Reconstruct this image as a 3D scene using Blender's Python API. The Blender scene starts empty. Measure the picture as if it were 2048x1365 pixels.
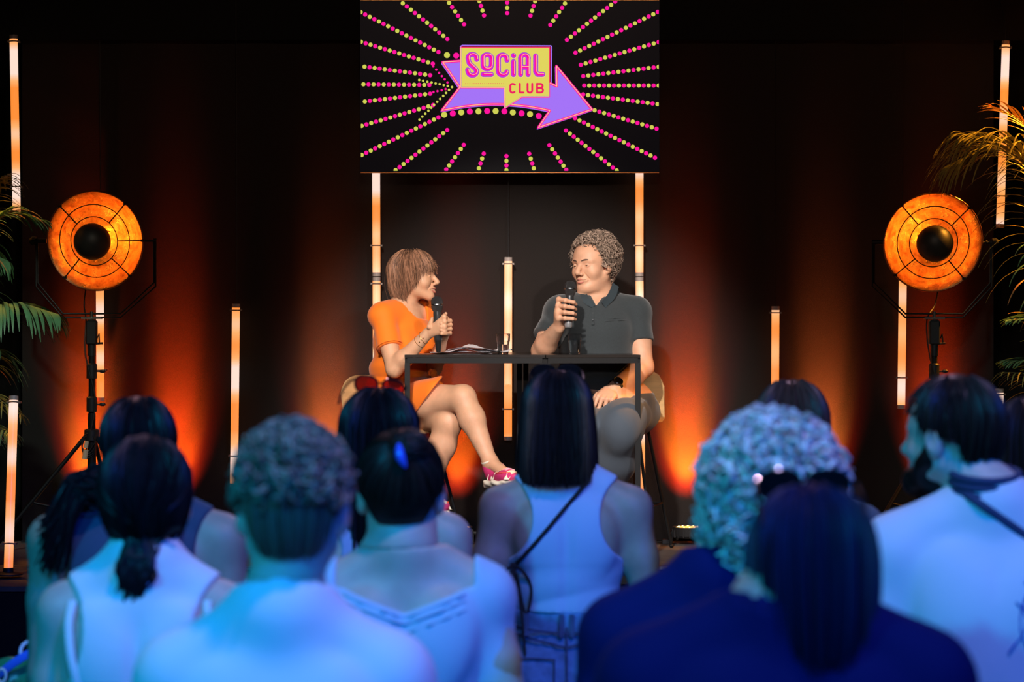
import bpy, math, random
import numpy as np
from mathutils import Vector, Matrix
random.seed(7)
rng = np.random.default_rng(11)
SC = bpy.context.scene
COL = SC.collection
PI = math.pi
FPX = 4836.0      # focal length in pixels of the 2048-wide frame (85 mm on a 36 mm sensor)
CAMZ = 1.82       # camera height over the audience floor
HOR = 617.0       # picture row of the horizon
STZ = 0.72        # stage floor height

def P(px, py, d):
    return np.array([(px - 1024.0) * d / FPX, d, CAMZ - (py - HOR) * d / FPX])

def A(*v):
    return np.array(v, dtype=float)

def unit(v):
    v = np.asarray(v, float); n = np.linalg.norm(v)
    return v / n if n > 1e-9 else v

# ------------------------------------------------------------------ materials
MATS = {}
def mat(name, col, rough=0.6, metal=0.0, bump=0.0, bscale=200.0, var=0.0, vscale=6.0, stretch=None,
        spec=0.5, sss=0.0, coat=0.0, trans=0.0, ior=1.45, sheen=0.0, emit=None, estr=1.0, aniso=0.0):
    if name in MATS: return MATS[name]
    m = bpy.data.materials.new(name); m.use_nodes = True
    nt = m.node_tree; b = nt.nodes['Principled BSDF']
    b.inputs['Base Color'].default_value = (*col, 1)
    b.inputs['Roughness'].default_value = rough
    b.inputs['Metallic'].default_value = metal
    b.inputs['Specular IOR Level'].default_value = spec
    b.inputs['IOR'].default_value = ior
    if sss:
        b.inputs['Subsurface Weight'].default_value = sss
        b.inputs['Subsurface Radius'].default_value = (0.012, 0.005, 0.003)
        b.inputs['Subsurface Scale'].default_value = 1.0
    b.inputs['Coat Weight'].default_value = coat
    b.inputs['Transmission Weight'].default_value = trans
    b.inputs['Sheen Weight'].default_value = sheen
    b.inputs['Anisotropic'].default_value = aniso
    if emit:
        b.inputs['Emission Color'].default_value = (*emit, 1)
        b.inputs['Emission Strength'].default_value = estr
    if bump or var:
        tc = nt.nodes.new('ShaderNodeTexCoord'); mp = nt.nodes.new('ShaderNodeMapping')
        nt.links.new(tc.outputs['Object'], mp.inputs['Vector'])
        if stretch: mp.inputs['Scale'].default_value = stretch
        if bump:
            n = nt.nodes.new('ShaderNodeTexNoise'); n.inputs['Scale'].default_value = bscale
            n.inputs['Detail'].default_value = 3
            nt.links.new(mp.outputs['Vector'], n.inputs['Vector'])
            bp = nt.nodes.new('ShaderNodeBump'); bp.inputs['Strength'].default_value = bump
            bp.inputs['Distance'].default_value = 0.004
            nt.links.new(n.outputs['Fac'], bp.inputs['Height'])
            nt.links.new(bp.outputs['Normal'], b.inputs['Normal'])
        if var:
            n2 = nt.nodes.new('ShaderNodeTexNoise'); n2.inputs['Scale'].default_value = vscale
            n2.inputs['Detail'].default_value = 4
            nt.links.new(mp.outputs['Vector'], n2.inputs['Vector'])
            cr = nt.nodes.new('ShaderNodeValToRGB')
            cr.color_ramp.elements[0].position = 0.3; cr.color_ramp.elements[1].position = 0.7
            cr.color_ramp.elements[0].color = (*[max(0, c * (1 - var)) for c in col], 1)
            cr.color_ramp.elements[1].color = (*[min(1, c * (1 + var)) for c in col], 1)
            nt.links.new(n2.outputs['Fac'], cr.inputs['Fac'])
            nt.links.new(cr.outputs['Color'], b.inputs['Base Color'])
    MATS[name] = m
    return m

# ------------------------------------------------------------------ objects
def tag(o, label=None, cat=None, group=None, kind=None):
    if label: o['label'] = label
    if cat: o['category'] = cat
    if group: o['group'] = group
    if kind: o['kind'] = kind
    return o

def mkobj(name, V, F, mats, parent=None, base=(0, 0, 0), mi=None, smooth=True, sharp=None):
    """V in world coordinates; base is the world position of the thing's origin."""
    me = bpy.data.meshes.new(name)
    V = np.asarray(V, dtype=np.float64).reshape(-1, 3) - np.asarray(base, float)
    if isinstance(F, np.ndarray):
        n = len(F); k = F.shape[1]
        me.vertices.add(len(V)); me.vertices.foreach_set('co', V.astype(np.float32).ravel())
        me.loops.add(n * k); me.loops.foreach_set('vertex_index', F.astype(np.int32).ravel())
        me.polygons.add(n)
        me.polygons.foreach_set('loop_start', np.arange(0, n * k, k, dtype=np.int32))
        me.polygons.foreach_set('loop_total', np.full(n, k, dtype=np.int32))
        me.update(calc_edges=True)
    else:
        me.from_pydata(V.tolist(), [], F); me.update()
    if not isinstance(mats, (list, tuple)): mats = [mats]
    for m in mats: me.materials.append(m)
    if mi is not None: me.polygons.foreach_set('material_index', np.asarray(mi, dtype=np.int32))
    me.polygons.foreach_set('use_smooth', np.full(len(me.polygons), bool(smooth)))
    if sharp is not None and smooth:
        me.set_sharp_from_angle(angle=math.radians(sharp))
    me.validate()
    o = bpy.data.objects.new(name, me); COL.objects.link(o)
    if parent is None: o.location = base
    else: o.parent = parent
    return o

def empty(name, loc):
    o = bpy.data.objects.new(name, None); COL.objects.link(o); o.location = loc
    o.empty_display_size = 0.1
    return o

def frame_of(t, up=None):
    t = unit(t); up = A(0, 0, 1) if up is None else np.asarray(up, float)
    if abs(np.dot(t, up)) > 0.95: up = A(0, 1, 0) if abs(t[1]) < .9 else A(1, 0, 0)
    a = unit(np.cross(up, t)); b = np.cross(t, a)
    return a, b

class MB:
    """collects shapes into one mesh"""
    def __init__(s): s.V = []; s.F = []; s.M = []; s.n = 0; s.cm = 0
    def add(s, V, F, m=None):
        m = s.cm if m is None else m
        V = np.asarray(V, float).reshape(-1, 3)
        s.V.append(V)
        for f in F: s.F.append([i + s.n for i in f]); s.M.append(m)
        s.n += len(V); return s
    def box(s, lo, hi, R=None, c=None, bev=0.0, m=None):
        lo = np.asarray(lo, float); hi = np.asarray(hi, float)
        if bev <= 0:
            V = [(x, y, z) for x in (lo[0], hi[0]) for y in (lo[1], hi[1]) for z in (lo[2], hi[2])]
            F = [(0, 1, 3, 2), (4, 6, 7, 5), (0, 4, 5, 1), (2, 3, 7, 6), (0, 2, 6, 4), (1, 5, 7, 3)]
        else:
            b = min(bev, *(0.49 * (hi - lo)))
            V = []; idx = {}
            for ix in (0, 1):
                for iy in (0, 1):
                    for iz in (0, 1):
                        cn = np.array([(lo, hi)[ix][0], (lo, hi)[iy][1], (lo, hi)[iz][2]])
                        sg = np.array([1 if ix == 0 else -1, 1 if iy == 0 else -1, 1 if iz == 0 else -1]) * b
                        for ax in range(3):
                            v = cn + sg; v[ax] = cn[ax]; idx[(ix, iy, iz, ax)] = len(V); V.append(v)
            F = []
            for ax in range(3):
                o1, o2 = [(1, 2), (2, 0), (0, 1)][ax]
                for e in (0, 1):
                    q = []
                    for u, w in ((0, 0), (1, 0), (1, 1), (0, 1)):
                        k = [0, 0, 0]; k[ax] = e; k[o1] = u; k[o2] = w; q.append(idx[(*k, ax)])
                    F.append(q if e else q[::-1])
            for ax in range(3):
                o1, o2 = [(1, 2), (2, 0), (0, 1)][ax]
                for u in (0, 1):
                    for w in (0, 1):
                        k0 = [0, 0, 0]; k0[o1] = u; k0[o2] = w; k1 = list(k0); k1[ax] = 1
                        q = [idx[(*k0, o1)], idx[(*k1, o1)], idx[(*k1, o2)], idx[(*k0, o2)]]
                        F.append(q if (u == w) == False else q[::-1])
            for ix in (0, 1):
                for iy in (0, 1):
                    for iz in (0, 1):
                        q = [idx[(ix, iy, iz, 0)], idx[(ix, iy, iz, 1)], idx[(ix, iy, iz, 2)]]
                        F.append(q if (ix + iy + iz) % 2 == 1 else q[::-1])
        V = np.asarray(V, float)
        if R is not None: V = V @ np.asarray(R).T
        if c is not None: V = V + np.asarray(c, float)
        return s.add(V, F, m)
    def tube(s, pts, r, n=10, m=None, caps=True, up=None, flat=1.0, closed=False, sq=False):
        pts = [np.asarray(p, float) for p in pts]; L = len(pts)
        if np.isscalar(r): r = [r] * L
        V = []; F = []; pa = None
        for i, p in enumerate(pts):
            if closed: t = pts[(i + 1) % L] - pts[i - 1]
            else: t = pts[min(i + 1, L - 1)] - pts[max(i - 1, 0)]
            t = unit(t)
            if pa is None: a, b = frame_of(t, up)
            else:
                a = pa - t * np.dot(pa, t); a = unit(a) if np.linalg.norm(a) > 1e-6 else frame_of(t)[0]; b = np.cross(t, a)
            pa = a
            for k in range(n):
                an = 2 * PI * (k + (0.5 if sq else 0)) / n
                V.append(p + (a * math.cos(an) + b * math.sin(an) * flat) * r[i] * (1.41421 if sq else 1))
        for i in range(L if closed else L - 1):
            j = (i + 1) % L
            for k in range(n):
                k2 = (k + 1) % n
                F.append((i * n + k, i * n + k2, j * n + k2, j * n + k))
        if caps and not closed:
            F.append(tuple(range(n - 1, -1, -1))); F.append(tuple((L - 1) * n + k for k in range(n)))
        return s.add(V, F, m)
    def lathe(s, prof, c=(0, 0, 0), ax=(0, 0, 1), n=32, m=None, caps=False):
        ax = unit(ax); a, b = frame_of(ax); c = np.asarray(c, float); V = []; F = []
        for (r, h) in prof:
            for k in range(n):
                an = 2 * PI * k / n
                V.append(c + ax * h + (a * math.cos(an) + b * math.sin(an)) * r)
        for i in range(len(prof) - 1):
            for k in range(n):
                k2 = (k + 1) % n
                F.append((i * n + k, i * n + k2, (i + 1) * n + k2, (i + 1) * n + k))
        if caps:
            F.append(tuple(range(n - 1, -1, -1))); F.append(tuple((len(prof) - 1) * n + k for k in range(n)))
        return s.add(V, F, m)
    def sphere(s, c, r, n=16, m=None, R=None):
        r = np.array([r, r, r], float) if np.isscalar(r) else np.asarray(r, float)
        V = []; F = []; nl = n // 2
        for i in range(nl + 1):
            th = PI * i / nl
            for k in range(n):
                an = 2 * PI * k / n
                V.append(np.array([math.sin(th) * math.cos(an), math.sin(th) * math.sin(an), math.cos(th)]) * r)
        for i in range(nl):
            for k in range(n):
                k2 = (k + 1) % n
                F.append((i * n + k, (i + 1) * n + k, (i + 1) * n + k2, i * n + k2))
        V = np.array(V)
        if R is not None: V = V @ np.asarray(R).T
        return s.add(V + np.asarray(c, float), F, m)
    def poly_prism(s, poly, d0, d1, fn, m=None):
        """poly: 2D points; fn(u, v, w) -> world; a solid between w=d0 and w=d1"""
        n = len(poly)
        V = [fn(u, v, d0) for u, v in poly] + [fn(u, v, d1) for u, v in poly]
        F = [tuple(range(n)), tuple(range(2 * n - 1, n - 1, -1))]
        for i in range(n):
            j = (i + 1) % n; F.append((i, n + i, n + j, j))
        return s.add(V, F, m)
    def obj(s, name, mats, parent=None, base=(0, 0, 0), smooth=True, sharp=35):
        return mkobj(name, np.vstack(s.V), s.F, mats, parent, base, s.M, smooth, sharp)

def grid_surf(mb, Pts, m=None, closed_u=False, flip=False):
    Pts = np.asarray(Pts, float); a, b = Pts.shape[:2]; F = []
    for i in range(a if closed_u else a - 1):
        i2 = (i + 1) % a
        for j in range(b - 1):
            q = (i * b + j, i2 * b + j, i2 * b + j + 1, i * b + j + 1)
            F.append(q[::-1] if flip else q)
    mb.add(Pts.reshape(-1, 3), F, m)

def bez(p0, p1, p2, n):
    return [(1 - t) ** 2 * np.asarray(p0) + 2 * t * (1 - t) * np.asarray(p1) + t * t * np.asarray(p2) for t in np.linspace(0, 1, n)]

def crom(pts, n):
    """catmull-rom through the points"""
    pts = [np.asarray(p, float) for p in pts]; q = [2 * pts[0] - pts[1]] + pts + [2 * pts[-1] - pts[-2]]
    out = []; seg = len(pts) - 1
    for i in range(n):
        u = seg * i / (n - 1); k = min(int(u), seg - 1); t = u - k
        a, b, c, d = q[k], q[k + 1], q[k + 2], q[k + 3]
        out.append(0.5 * ((2 * b) + (c - a) * t + (2 * a - 5 * b + 4 * c - d) * t * t + (3 * b - a - 3 * c + d) * t ** 3))
    return out
# ------------------------------------------------------------------ distance-field bodies
CAP = 0.09
def smin(a, b, k):
    if k <= 0: return np.minimum(a, b)
    h = np.clip(0.5 + 0.5 * (b - a) / k, 0, 1)
    return b * (1 - h) + a * h - k * h * (1 - h)
def smax(a, b, k): return -smin(-a, -b, k)

def rc(a, b, ra, rb, k=0.02, sq=None, op='u'):
    """tapered capsule; sq=(dir, f) makes it thinner along dir"""
    a = np.asarray(a, float); b = np.asarray(b, float)
    M = np.eye(3)
    if sq is not None:
        n = unit(sq[0]); M = np.eye(3) + (sq[1] - 1) * np.outer(n, n)
    R = max(ra, rb)
    if sq is not None and sq[1] < 1: R = R / sq[1]
    lo = np.minimum(a, b) - R; hi = np.maximum(a, b) + R
    ab = M @ (b - a); L2 = max(float(ab @ ab), 1e-12)
    def fn(X, Y, Z):
        dx = X - a[0]; dy = Y - a[1]; dz = Z - a[2]
        if sq is not None:
            n = unit(sq[0]); q = (sq[1] - 1) * (dx * n[0] + dy * n[1] + dz * n[2])
            dx = dx + q * n[0]; dy = dy + q * n[1]; dz = dz + q * n[2]
        t = np.clip((dx * ab[0] + dy * ab[1] + dz * ab[2]) / L2, 0, 1)
        d = np.sqrt((dx - t * ab[0]) ** 2 + (dy - t * ab[1]) ** 2 + (dz - t * ab[2]) ** 2) - (ra + (rb - ra) * t)
        return d
    return (fn, lo, hi, k, op)

def el(c, r, k=0.02, R=None, op='u'):
    c = np.asarray(c, float); r = np.asarray(r, float) * np.ones(3)
    R = np.eye(3) if R is None else np.asarray(R, float)
    ext = np.sqrt(((R * r) ** 2).sum(axis=1))
    def fn(X, Y, Z):
        dx = X - c[0]; dy = Y - c[1]; dz = Z - c[2]
        u = (dx * R[0, 0] + dy * R[1, 0] + dz * R[2, 0]) / r[0]
        v = (dx * R[0, 1] + dy * R[1, 1] + dz * R[2, 1]) / r[1]
        w = (dx * R[0, 2] + dy * R[1, 2] + dz * R[2, 2]) / r[2]
        k0 = np.sqrt(u * u + v * v + w * w) + 1e-9
        k1 = np.sqrt((u / r[0]) ** 2 + (v / r[1]) ** 2 + (w / r[2]) ** 2) + 1e-9
        return k0 * (k0 - 1) / k1
    return (fn, c - ext, c + ext, k, op)

class Field:
    def __init__(s, lo, hi, h):
        s.lo = np.asarray(lo, float); s.h = h
        s.n = np.ceil((np.asarray(hi, float) - s.lo) / h).astype(int) + 1
        s.F = np.full(s.n, CAP, dtype=np.float32)
        s.ax = [(s.lo[i] + h * np.arange(s.n[i])).astype(np.float32) for i in range(3)]
    def XYZ(s): return s.ax[0][:, None, None], s.ax[1][None, :, None], s.ax[2][None, None, :]
    def add(s, prims):
        for fn, lo, hi, k, op in prims:
            pad = CAP + k
            i0 = np.clip(np.floor((lo - pad - s.lo) / s.h).astype(int), 0, s.n)
            i1 = np.clip(np.ceil((hi + pad - s.lo) / s.h).astype(int) + 1, 0, s.n)
            if np.any(i1 <= i0): continue
            sl = tuple(slice(a, b) for a, b in zip(i0, i1))
            d = fn(s.ax[0][sl[0]][:, None, None], s.ax[1][sl[1]][None, :, None], s.ax[2][sl[2]][None, None, :])
            if op == 'u': s.F[sl] = smin(s.F[sl], d, k)
            else: s.F[sl] = smax(s.F[sl], -d, k)
        return s
    def off(s, t): s.F -= t; return s
    def warp(s, fn): s.F += fn(*s.XYZ()).astype(np.float32); return s
    def cut(s, fn, k=0.004):
        s.F = smax(s.F, np.broadcast_to(fn(*s.XYZ()), s.F.shape), k).astype(np.float32); return s
    def mesh(s):
        F = s.F.copy()
        for ax in range(3):
            sl = [slice(None)] * 3
            sl[ax] = 0; F[tuple(sl)] = np.maximum(F[tuple(sl)], 1e-3)
            sl[ax] = -1; F[tuple(sl)] = np.maximum(F[tuple(sl)], 1e-3)
        S = F < 0
        c = np.zeros(tuple(np.array(F.shape) - 1), np.int8)
        for i in (0, 1):
            for j in (0, 1):
                for k in (0, 1):
                    c += S[i:F.shape[0] - 1 + i, j:F.shape[1] - 1 + j, k:F.shape[2] - 1 + k]
        idx = np.argwhere((c > 0) & (c < 8))
        if len(idx) == 0: return np.zeros((0, 3)), np.zeros((0, 4), int)
        acc = np.zeros((len(idx), 3)); cnt = np.zeros(len(idx))
        cor = [(0, 0, 0), (1, 0, 0), (0, 1, 0), (1, 1, 0), (0, 0, 1), (1, 0, 1), (0, 1, 1), (1, 1, 1)]
        fv = [F[idx[:, 0] + a, idx[:, 1] + b, idx[:, 2] + d] for a, b, d in cor]
        for a, b in ((0, 1), (2, 3), (4, 5), (6, 7), (0, 2), (1, 3), (4, 6), (5, 7), (0, 4), (1, 5), (2, 6), (3, 7)):
            fa, fb = fv[a], fv[b]; m = (fa < 0) != (fb < 0)
            t = np.where(m, fa / np.where(m, fa - fb, 1), 0)
            pa = np.array(cor[a]); pb = np.array(cor[b])
            acc += m[:, None] * (pa + t[:, None] * (pb - pa)); cnt += m
        V = s.lo + s.h * (idx + acc / cnt[:, None])
        ID = np.full(c.shape, -1, np.int64); ID[idx[:, 0], idx[:, 1], idx[:, 2]] = np.arange(len(idx))
        Q = []
        for ax in range(3):
            o1, o2 = [(1, 2), (2, 0), (0, 1)][ax]
            sa = [slice(None)] * 3; sb = [slice(None)] * 3
            sa[ax] = slice(0, -1); sb[ax] = slice(1, None)
            for o in (o1, o2): sa[o] = slice(1, -1); sb[o] = slice(1, -1)
            A0 = S[tuple(sa)]; B0 = S[tuple(sb)]
            e = np.argwhere(A0 != B0)
            if len(e) == 0: continue
            inside = A0[e[:, 0], e[:, 1], e[:, 2]]
            g = e.copy(); g[:, o1] += 1; g[:, o2] += 1
            def cell(d1, d2):
                q = g.copy(); q[:, o1] -= d1; q[:, o2] -= d2
                return ID[q[:, 0], q[:, 1], q[:, 2]]
            q = np.stack([cell(1, 1), cell(0, 1), cell(0, 0), cell(1, 0)], axis=1)
            q[~inside] = q[~inside][:, ::-1]
            Q.append(q)
        return V, np.vstack(Q)

def bounds(prims, pad=0.03):
    lo = np.min([p[1] for p in prims if p[4] == 'u'], axis=0) - pad
    hi = np.max([p[2] for p in prims if p[4] == 'u'], axis=0) + pad
    return lo, hi

def join(parts):
    V = []; F = []; n = 0
    for v, f in parts:
        if len(v) == 0: continue
        V.append(v); F.append(f + n); n += len(v)
    return np.vstack(V), np.vstack(F)

def wv(X, Y, Z, freq, seed, n=5):
    """smooth pseudo-random field in -1..1"""
    r = np.random.default_rng(seed); out = 0
    for i in range(n):
        k = r.normal(size=3); k = k / np.linalg.norm(k) * freq * (0.6 + 0.8 * r.random())
        out = out + np.sin(k[0] * X + k[1] * Y + k[2] * Z + r.random() * 6.28)
    return out / (n ** 0.5) / 1.4

def body_mesh(prims, secs):
    """secs: list of (h, list of planes (point, normal) kept on the negative side, lo, hi)"""
    parts = []
    L0, H0 = bounds(prims, 0.02)
    for h, planes, lo, hi in secs:
        lo = L0 if lo is None else np.maximum(lo, L0); hi = H0 if hi is None else np.minimum(hi, H0)
        if np.any(hi <= lo): continue
        f = Field(lo, hi, h).add(prims)
        for pt, nm in planes:
            nm = unit(nm)
            f.cut(lambda X, Y, Z: (X - pt[0]) * nm[0] + (Y - pt[1]) * nm[1] + (Z - pt[2]) * nm[2], 0.0005)
        parts.append(f.mesh())
    return join(parts)

# ------------------------------------------------------------------ anatomy
def rotz(a): c, s = math.cos(a), math.sin(a); return np.array([[c, -s, 0], [s, c, 0], [0, 0, 1.0]])
def rotx(a): c, s = math.cos(a), math.sin(a); return np.array([[1.0, 0, 0], [0, c, -s], [0, s, c]])
def roty(a): c, s = math.cos(a), math.sin(a); return np.array([[c, 0, s], [0, 1.0, 0], [-s, 0, c]])

class Head:
    """local frame: x to the person's left... y forward (face), z up; origin mid-height of the head"""
    def __init__(s, C, yaw, pitch=0.0, roll=0.0, sc=1.0, fem=False):
        # yaw: 0 looks along +Y (to the stage), positive turns towards -X
        s.C = np.asarray(C, float); s.R = rotz(yaw) @ rotx(pitch) @ roty(roll); s.s = sc; s.fem = fem
    def T(s, x, y, z): return s.C + s.R @ (np.array([x, y, z], float) * s.s)
    def Ta(s, Q): return s.C + (np.asarray(Q, float) * s.s) @ s.R.T
    def L(s, V): return ((np.asarray(V, float) - s.C) @ s.R) / s.s
    def e(s, c, r, k, rot=None, op='u'):
        R = s.R if rot is None else s.R @ rot
        return el(s.T(*c), np.asarray(r, float) * s.s, k * s.s, R, op)
    def r(s, a, b, ra, rb, k, op='u', sq=None):
        if sq is not None: sq = (s.R @ np.asarray(sq[0], float), sq[1])
        return rc(s.T(*a), s.T(*b), ra * s.s, rb * s.s, k * s.s, sq, op)
    def prims(s, smile=0.0, jowl=0.0, detail=True):
        f = s.fem; o = []
        o.append(s.e((0, -.014, .036), (.074, .094, .078), .02))
        o.append(s.e((0, .030, .012), (.064, .060, .080), .03))
        o.append(s.e((0, .028, -.052), (.050 if f else .054, .050, .046), .03))
        for q in (-1, 1):
            o.append(s.r((q * (.048 if f else .053), -.004, -.050), (q * .016, .066, -.092), .016, .015, .03))
            o.append(s.e((q * .040, .052, -.030 + .004 * smile), (.024 + .002 * smile, .026 + .003 * smile, .026), .02))
        o.append(s.e((0, .070, -.094), (.017 if f else .021, .016, .015), .018))
        if jowl:
            o.append(s.e((0, .025, -.098), (.045, .045, .022 * jowl), .03))
        if detail:
            for q in (-1, 1):
                o.append(s.r((q * .046, .066, .020), (q * .012, .082, .018), .008, .009, .012))
                o.append(s.e((q * .032, .096, .002), (.015, .013, .011), .012, op='s'))
                o.append(s.e((q * .031, .0735, .000), (.0135, .0130, .0115), .004))
                # opening between the lids
                o.append(s.e((q * .0315, .0890, -.0015), (.0125, .0065, .0026 if smile > .6 else .0032), .0012, op='s'))
                o.append(s.r((q * .044, .0780, .0045), (q * .022, .0870, .0085), .0010, .0010, .0025, op='s'))
        o.append(s.r((0, .083, .012), (0, .1075, -.026), .0075, .0115, .010))
        if detail:
            o.append(s.e((0, .1065, -.031), (.0115, .0105, .0095), .006))
            for q in (-1, 1):
                o.append(s.e((q * .0125, .0950, -.036), (.0075, .0105, .0075), .005))
                o.append(s.e((q * .0065, .0990, -.0435), (.0035, .005, .003), .002, op='s'))
                o.append(s.r((q * .019, .088, -.034), (q * (.031 + .003 * smile), .075, -.056), .003, .003, .006, op='s'))
            o.append(s.e((0, .078, -.060), (.026, .018, .018), .012))
            mw = .024 + .006 * smile; up = .005 * smile
            for q in (-1, 1):
                o.append(s.r((q * mw, .078, -.0615 + up), (q * .006, .0930, -.0565), .0028, .0040, .004))
                o.append(s.r((q * mw, .078, -.0640 + up), (0, .0910, -.0715), .0028, .0046, .004))
            o.append(s.r((-mw, .083, -.0625 + up), (0, .100, -.0640), .0013, .0018 + .003 * smile, .002, op='s'))
            o.append(s.r((mw, .083, -.0625 + up), (0, .100, -.0640), .0013, .0018 + .003 * smile, .002, op='s'))
        # ears
        for q in (-1, 1):
            o.append(s.e((q * .079, -.006, -.006), (.011, .018, .032), .006, rotz(q * -.35) @ rotx(-.15)))
            o.append(s.e((q * .0735, .002, -.030), (.006, .009, .012), .005))
            o.append(s.e((q * .092, -.004, -.003), (.007, .010, .018), .004, rotz(q * -.35), op='s'))
        return o
    def neck(s, base, r0=.052, r1=.058):
        return [rc(s.T(0, -.022, -.045), base, r0 * s.s, r1 * s.s, .03)]

def hand_relaxed(W, Fd, N, Tm, s=1.0, curl=0.5, fr=.0085):
    """W wrist, Fd towards fingertips, N palm normal, Tm towards the thumb"""
    Fd = unit(Fd); N = unit(N); Tm = unit(Tm); o = []
    o.append(rc(W, W + Fd * .045 * s + Tm * .004 * s, .024 * s, .030 * s, .015, (N, 1.7)))
    o.append(rc(W + Fd * .05 * s - Tm * .018 * s, W + Fd * .055 * s + Tm * .020 * s, .022 * s, .023 * s, .012, (N, 1.6)))
    for i, (off, ln, b) in enumerate(((.031, .092, .084), (.010, .102, .090), (-.011, .095, .087), (-.031, .074, .078))):
        p = W + (Fd * b + Tm * off) * s; ang = 0.12 + .06 * i; d = Fd
        q0 = W + (Fd * .045 + Tm * off * .7) * s
        o.append(rc(q0, p, .013 * s, .0105 * s, .010))
        for j, frac in enumerate((.44, .31, .25)):
            ang += curl * (.55, .75, .5)[j] * (1 + .08 * i)
            d = Fd * math.cos(ang) + N * math.sin(ang) + Tm * (off * 1.5)
            q = p + unit(d) * ln * frac * s
            o.append(rc(p, q, (fr - .0006 * j) * s, (fr - .0006 * (j + 1)) * s, .003)); p = q
    p = W + (Fd * .018 + Tm * .022) * s; q = p + unit(Fd * .7 + Tm * .55 + N * .35) * .048 * s
    o.append(rc(p, q, .0155 * s, .0115 * s, .012))
    r_ = q + unit(Fd * .9 + Tm * .15 + N * .4) * .034 * s; o.append(rc(q, r_, .0105 * s, .0095 * s, .003))
    t = r_ + unit(Fd * .9 - Tm * .05 + N * .5) * .026 * s; o.append(rc(r_, t, .0095 * s, .0078 * s, .003))
    return o

def hand_grip(Cc, ax, W, angs, u, v, r=.018, s=1.0, th=None, order=1, fr=.0083, span=.072):
    """fingers close round an axis at Cc. u, v span the plane across the axis; angs = angles (deg) of
    knuckle, middle joint, end joint, tip; th = angles of the thumb joints"""
    ax = unit(ax); u = unit(u); v = unit(v); o = []; mcps = []
    rad = (.030, .024, .0135, .0095)
    for i in range(4):
        h = (0.5 - i / 3.0) * span * s * order
        ln = (1.0, 1.06, 1.0, .86)[i]
        pts = []
        for j, an in enumerate(angs):
            a_ = math.radians(an[i] if isinstance(an, (list, tuple)) else an)
            rr = r + rad[j] * (ln if j < 2 else 1) * s
            pts.append(Cc + ax * (h * (1 - .07 * j) - .004 * j * s) + (u * math.cos(a_) + v * math.sin(a_)) * rr)
        mcps.append(pts[0])
        o.append(rc(W + (pts[0] - W) * .25, pts[0], .015 * s, .0115 * s, .010))
        for j in range(3):
            o.append(rc(pts[j], pts[j + 1], (fr + .0016 - .0010 * j) * s, (fr + .0006 - .0010 * j) * s, .003))
        # knuckle bumps
        o.append(el(pts[0], .0115 * s, .006)); o.append(el(pts[1], .0098 * s, .004))
    mid = sum(mcps) / 4
    o.append(rc(W, W + (mid - W) * .75, .023 * s, .028 * s, .014, (unit(np.cross(ax, mid - W)), 1.5)))
    if th:
        base = W + (Cc - W) * .35 + ax * .012 * s
        pts = [base]
        for j, (an, hh, rr) in enumerate(th):
            a_ = math.radians(an); pts.append(Cc + ax * hh * s + (u * math.cos(a_) + v * math.sin(a_)) * (r + rr * s))
        for j in range(len(pts) - 1):
            o.append(rc(pts[j], pts[j + 1], (.0150, .0115, .0100)[min(j, 2)] * s, (.0115, .0100, .0080)[min(j, 2)] * s, .005))
    return o

def arm(S, E, W, ru=.050, re=.038, rw=.026, k=.02):
    """shoulder, elbow, wrist with biceps and forearm bellies"""
    S, E, W = [np.asarray(q, float) for q in (S, E, W)]
    M = S + (E - S) * .45; Fm = E + (W - E) * .28
    return [rc(S, M, ru * 1.02, ru * .95, .03), rc(M, E, ru * .95, re, k), rc(E, Fm, re, re * 1.06, k), rc(Fm, W, re * 1.06, rw, k)]

def leg(H, K, An, rh=.085, rk=.055, ra=.036, k=.03, calf=1.12, back=(0, 0, 0)):
    H, K, An = [np.asarray(q, float) for q in (H, K, An)]
    M = H + (K - H) * .4; Cf = K + (An - K) * .32 + np.asarray(back, float)
    return [rc(H, M, rh, rh * .92, k), rc(M, K, rh * .92, rk, k), rc(K, Cf, rk * .97, rk * calf * .93, k), rc(Cf, An, rk * calf * .93, ra, k)]

# ------------------------------------------------------------------ hair
def hair_path(phi, f, hull, hc, zend, th0, nt=14, flare=0.0, sway=0.0, thm=1.62):
    """from the crown over the hull and down to zend; local head coordinates"""
    a, b, c = hull[:3]; pts = []
    if len(hull) == 4:      # hull that curves in again under the skull
        cl = hull[3]; Zf = lambda th: hc[2] + (c if th < PI / 2 else cl) * f * math.cos(th)
        q = (zend - hc[2]) / f; th_end = math.acos(max(-1, min(1, q / (c if q > 0 else cl)))); th_end = max(th_end, th0 + .05)
        for t in np.linspace(0, 1, nt):
            th = th0 + (th_end - th0) * t; ph = phi + sway * t * .5
            pts.append([hc[0] + a * f * math.sin(ph) * math.sin(th), hc[1] + b * f * math.cos(ph) * math.sin(th), Zf(th)])
        return np.array(pts)
    th_end = thm
    if zend > hc[2] + c * f * math.cos(thm):
        th_end = math.acos(max(-1, min(1, (zend - hc[2]) / (c * f))))
        th_end = max(th_end, th0 + .05)
    n1 = nt if zend > hc[2] + c * f * math.cos(thm) else nt // 2
    for t in np.linspace(0, 1, n1):
        th = th0 + (th_end - th0) * t; ph = phi + sway * t * .5
        pts.append([hc[0] + a * f * math.sin(ph) * math.sin(th), hc[1] + b * f * math.cos(ph) * math.sin(th), hc[2] + c * f * math.cos(th)])
    if n1 < nt:
        z0 = pts[-1][2]; ph0 = phi + sway * .5
        for t in np.linspace(0, 1, nt - n1 + 1)[1:]:
            ph = ph0 + sway * t; g = 1 + flare * t * (1.2 - t * .6)
            pts.append([hc[0] + a * f * math.sin(ph) * g, hc[1] + b * f * math.cos(ph) * g, z0 + (zend - z0) * t])
    return np.array(pts)

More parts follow.
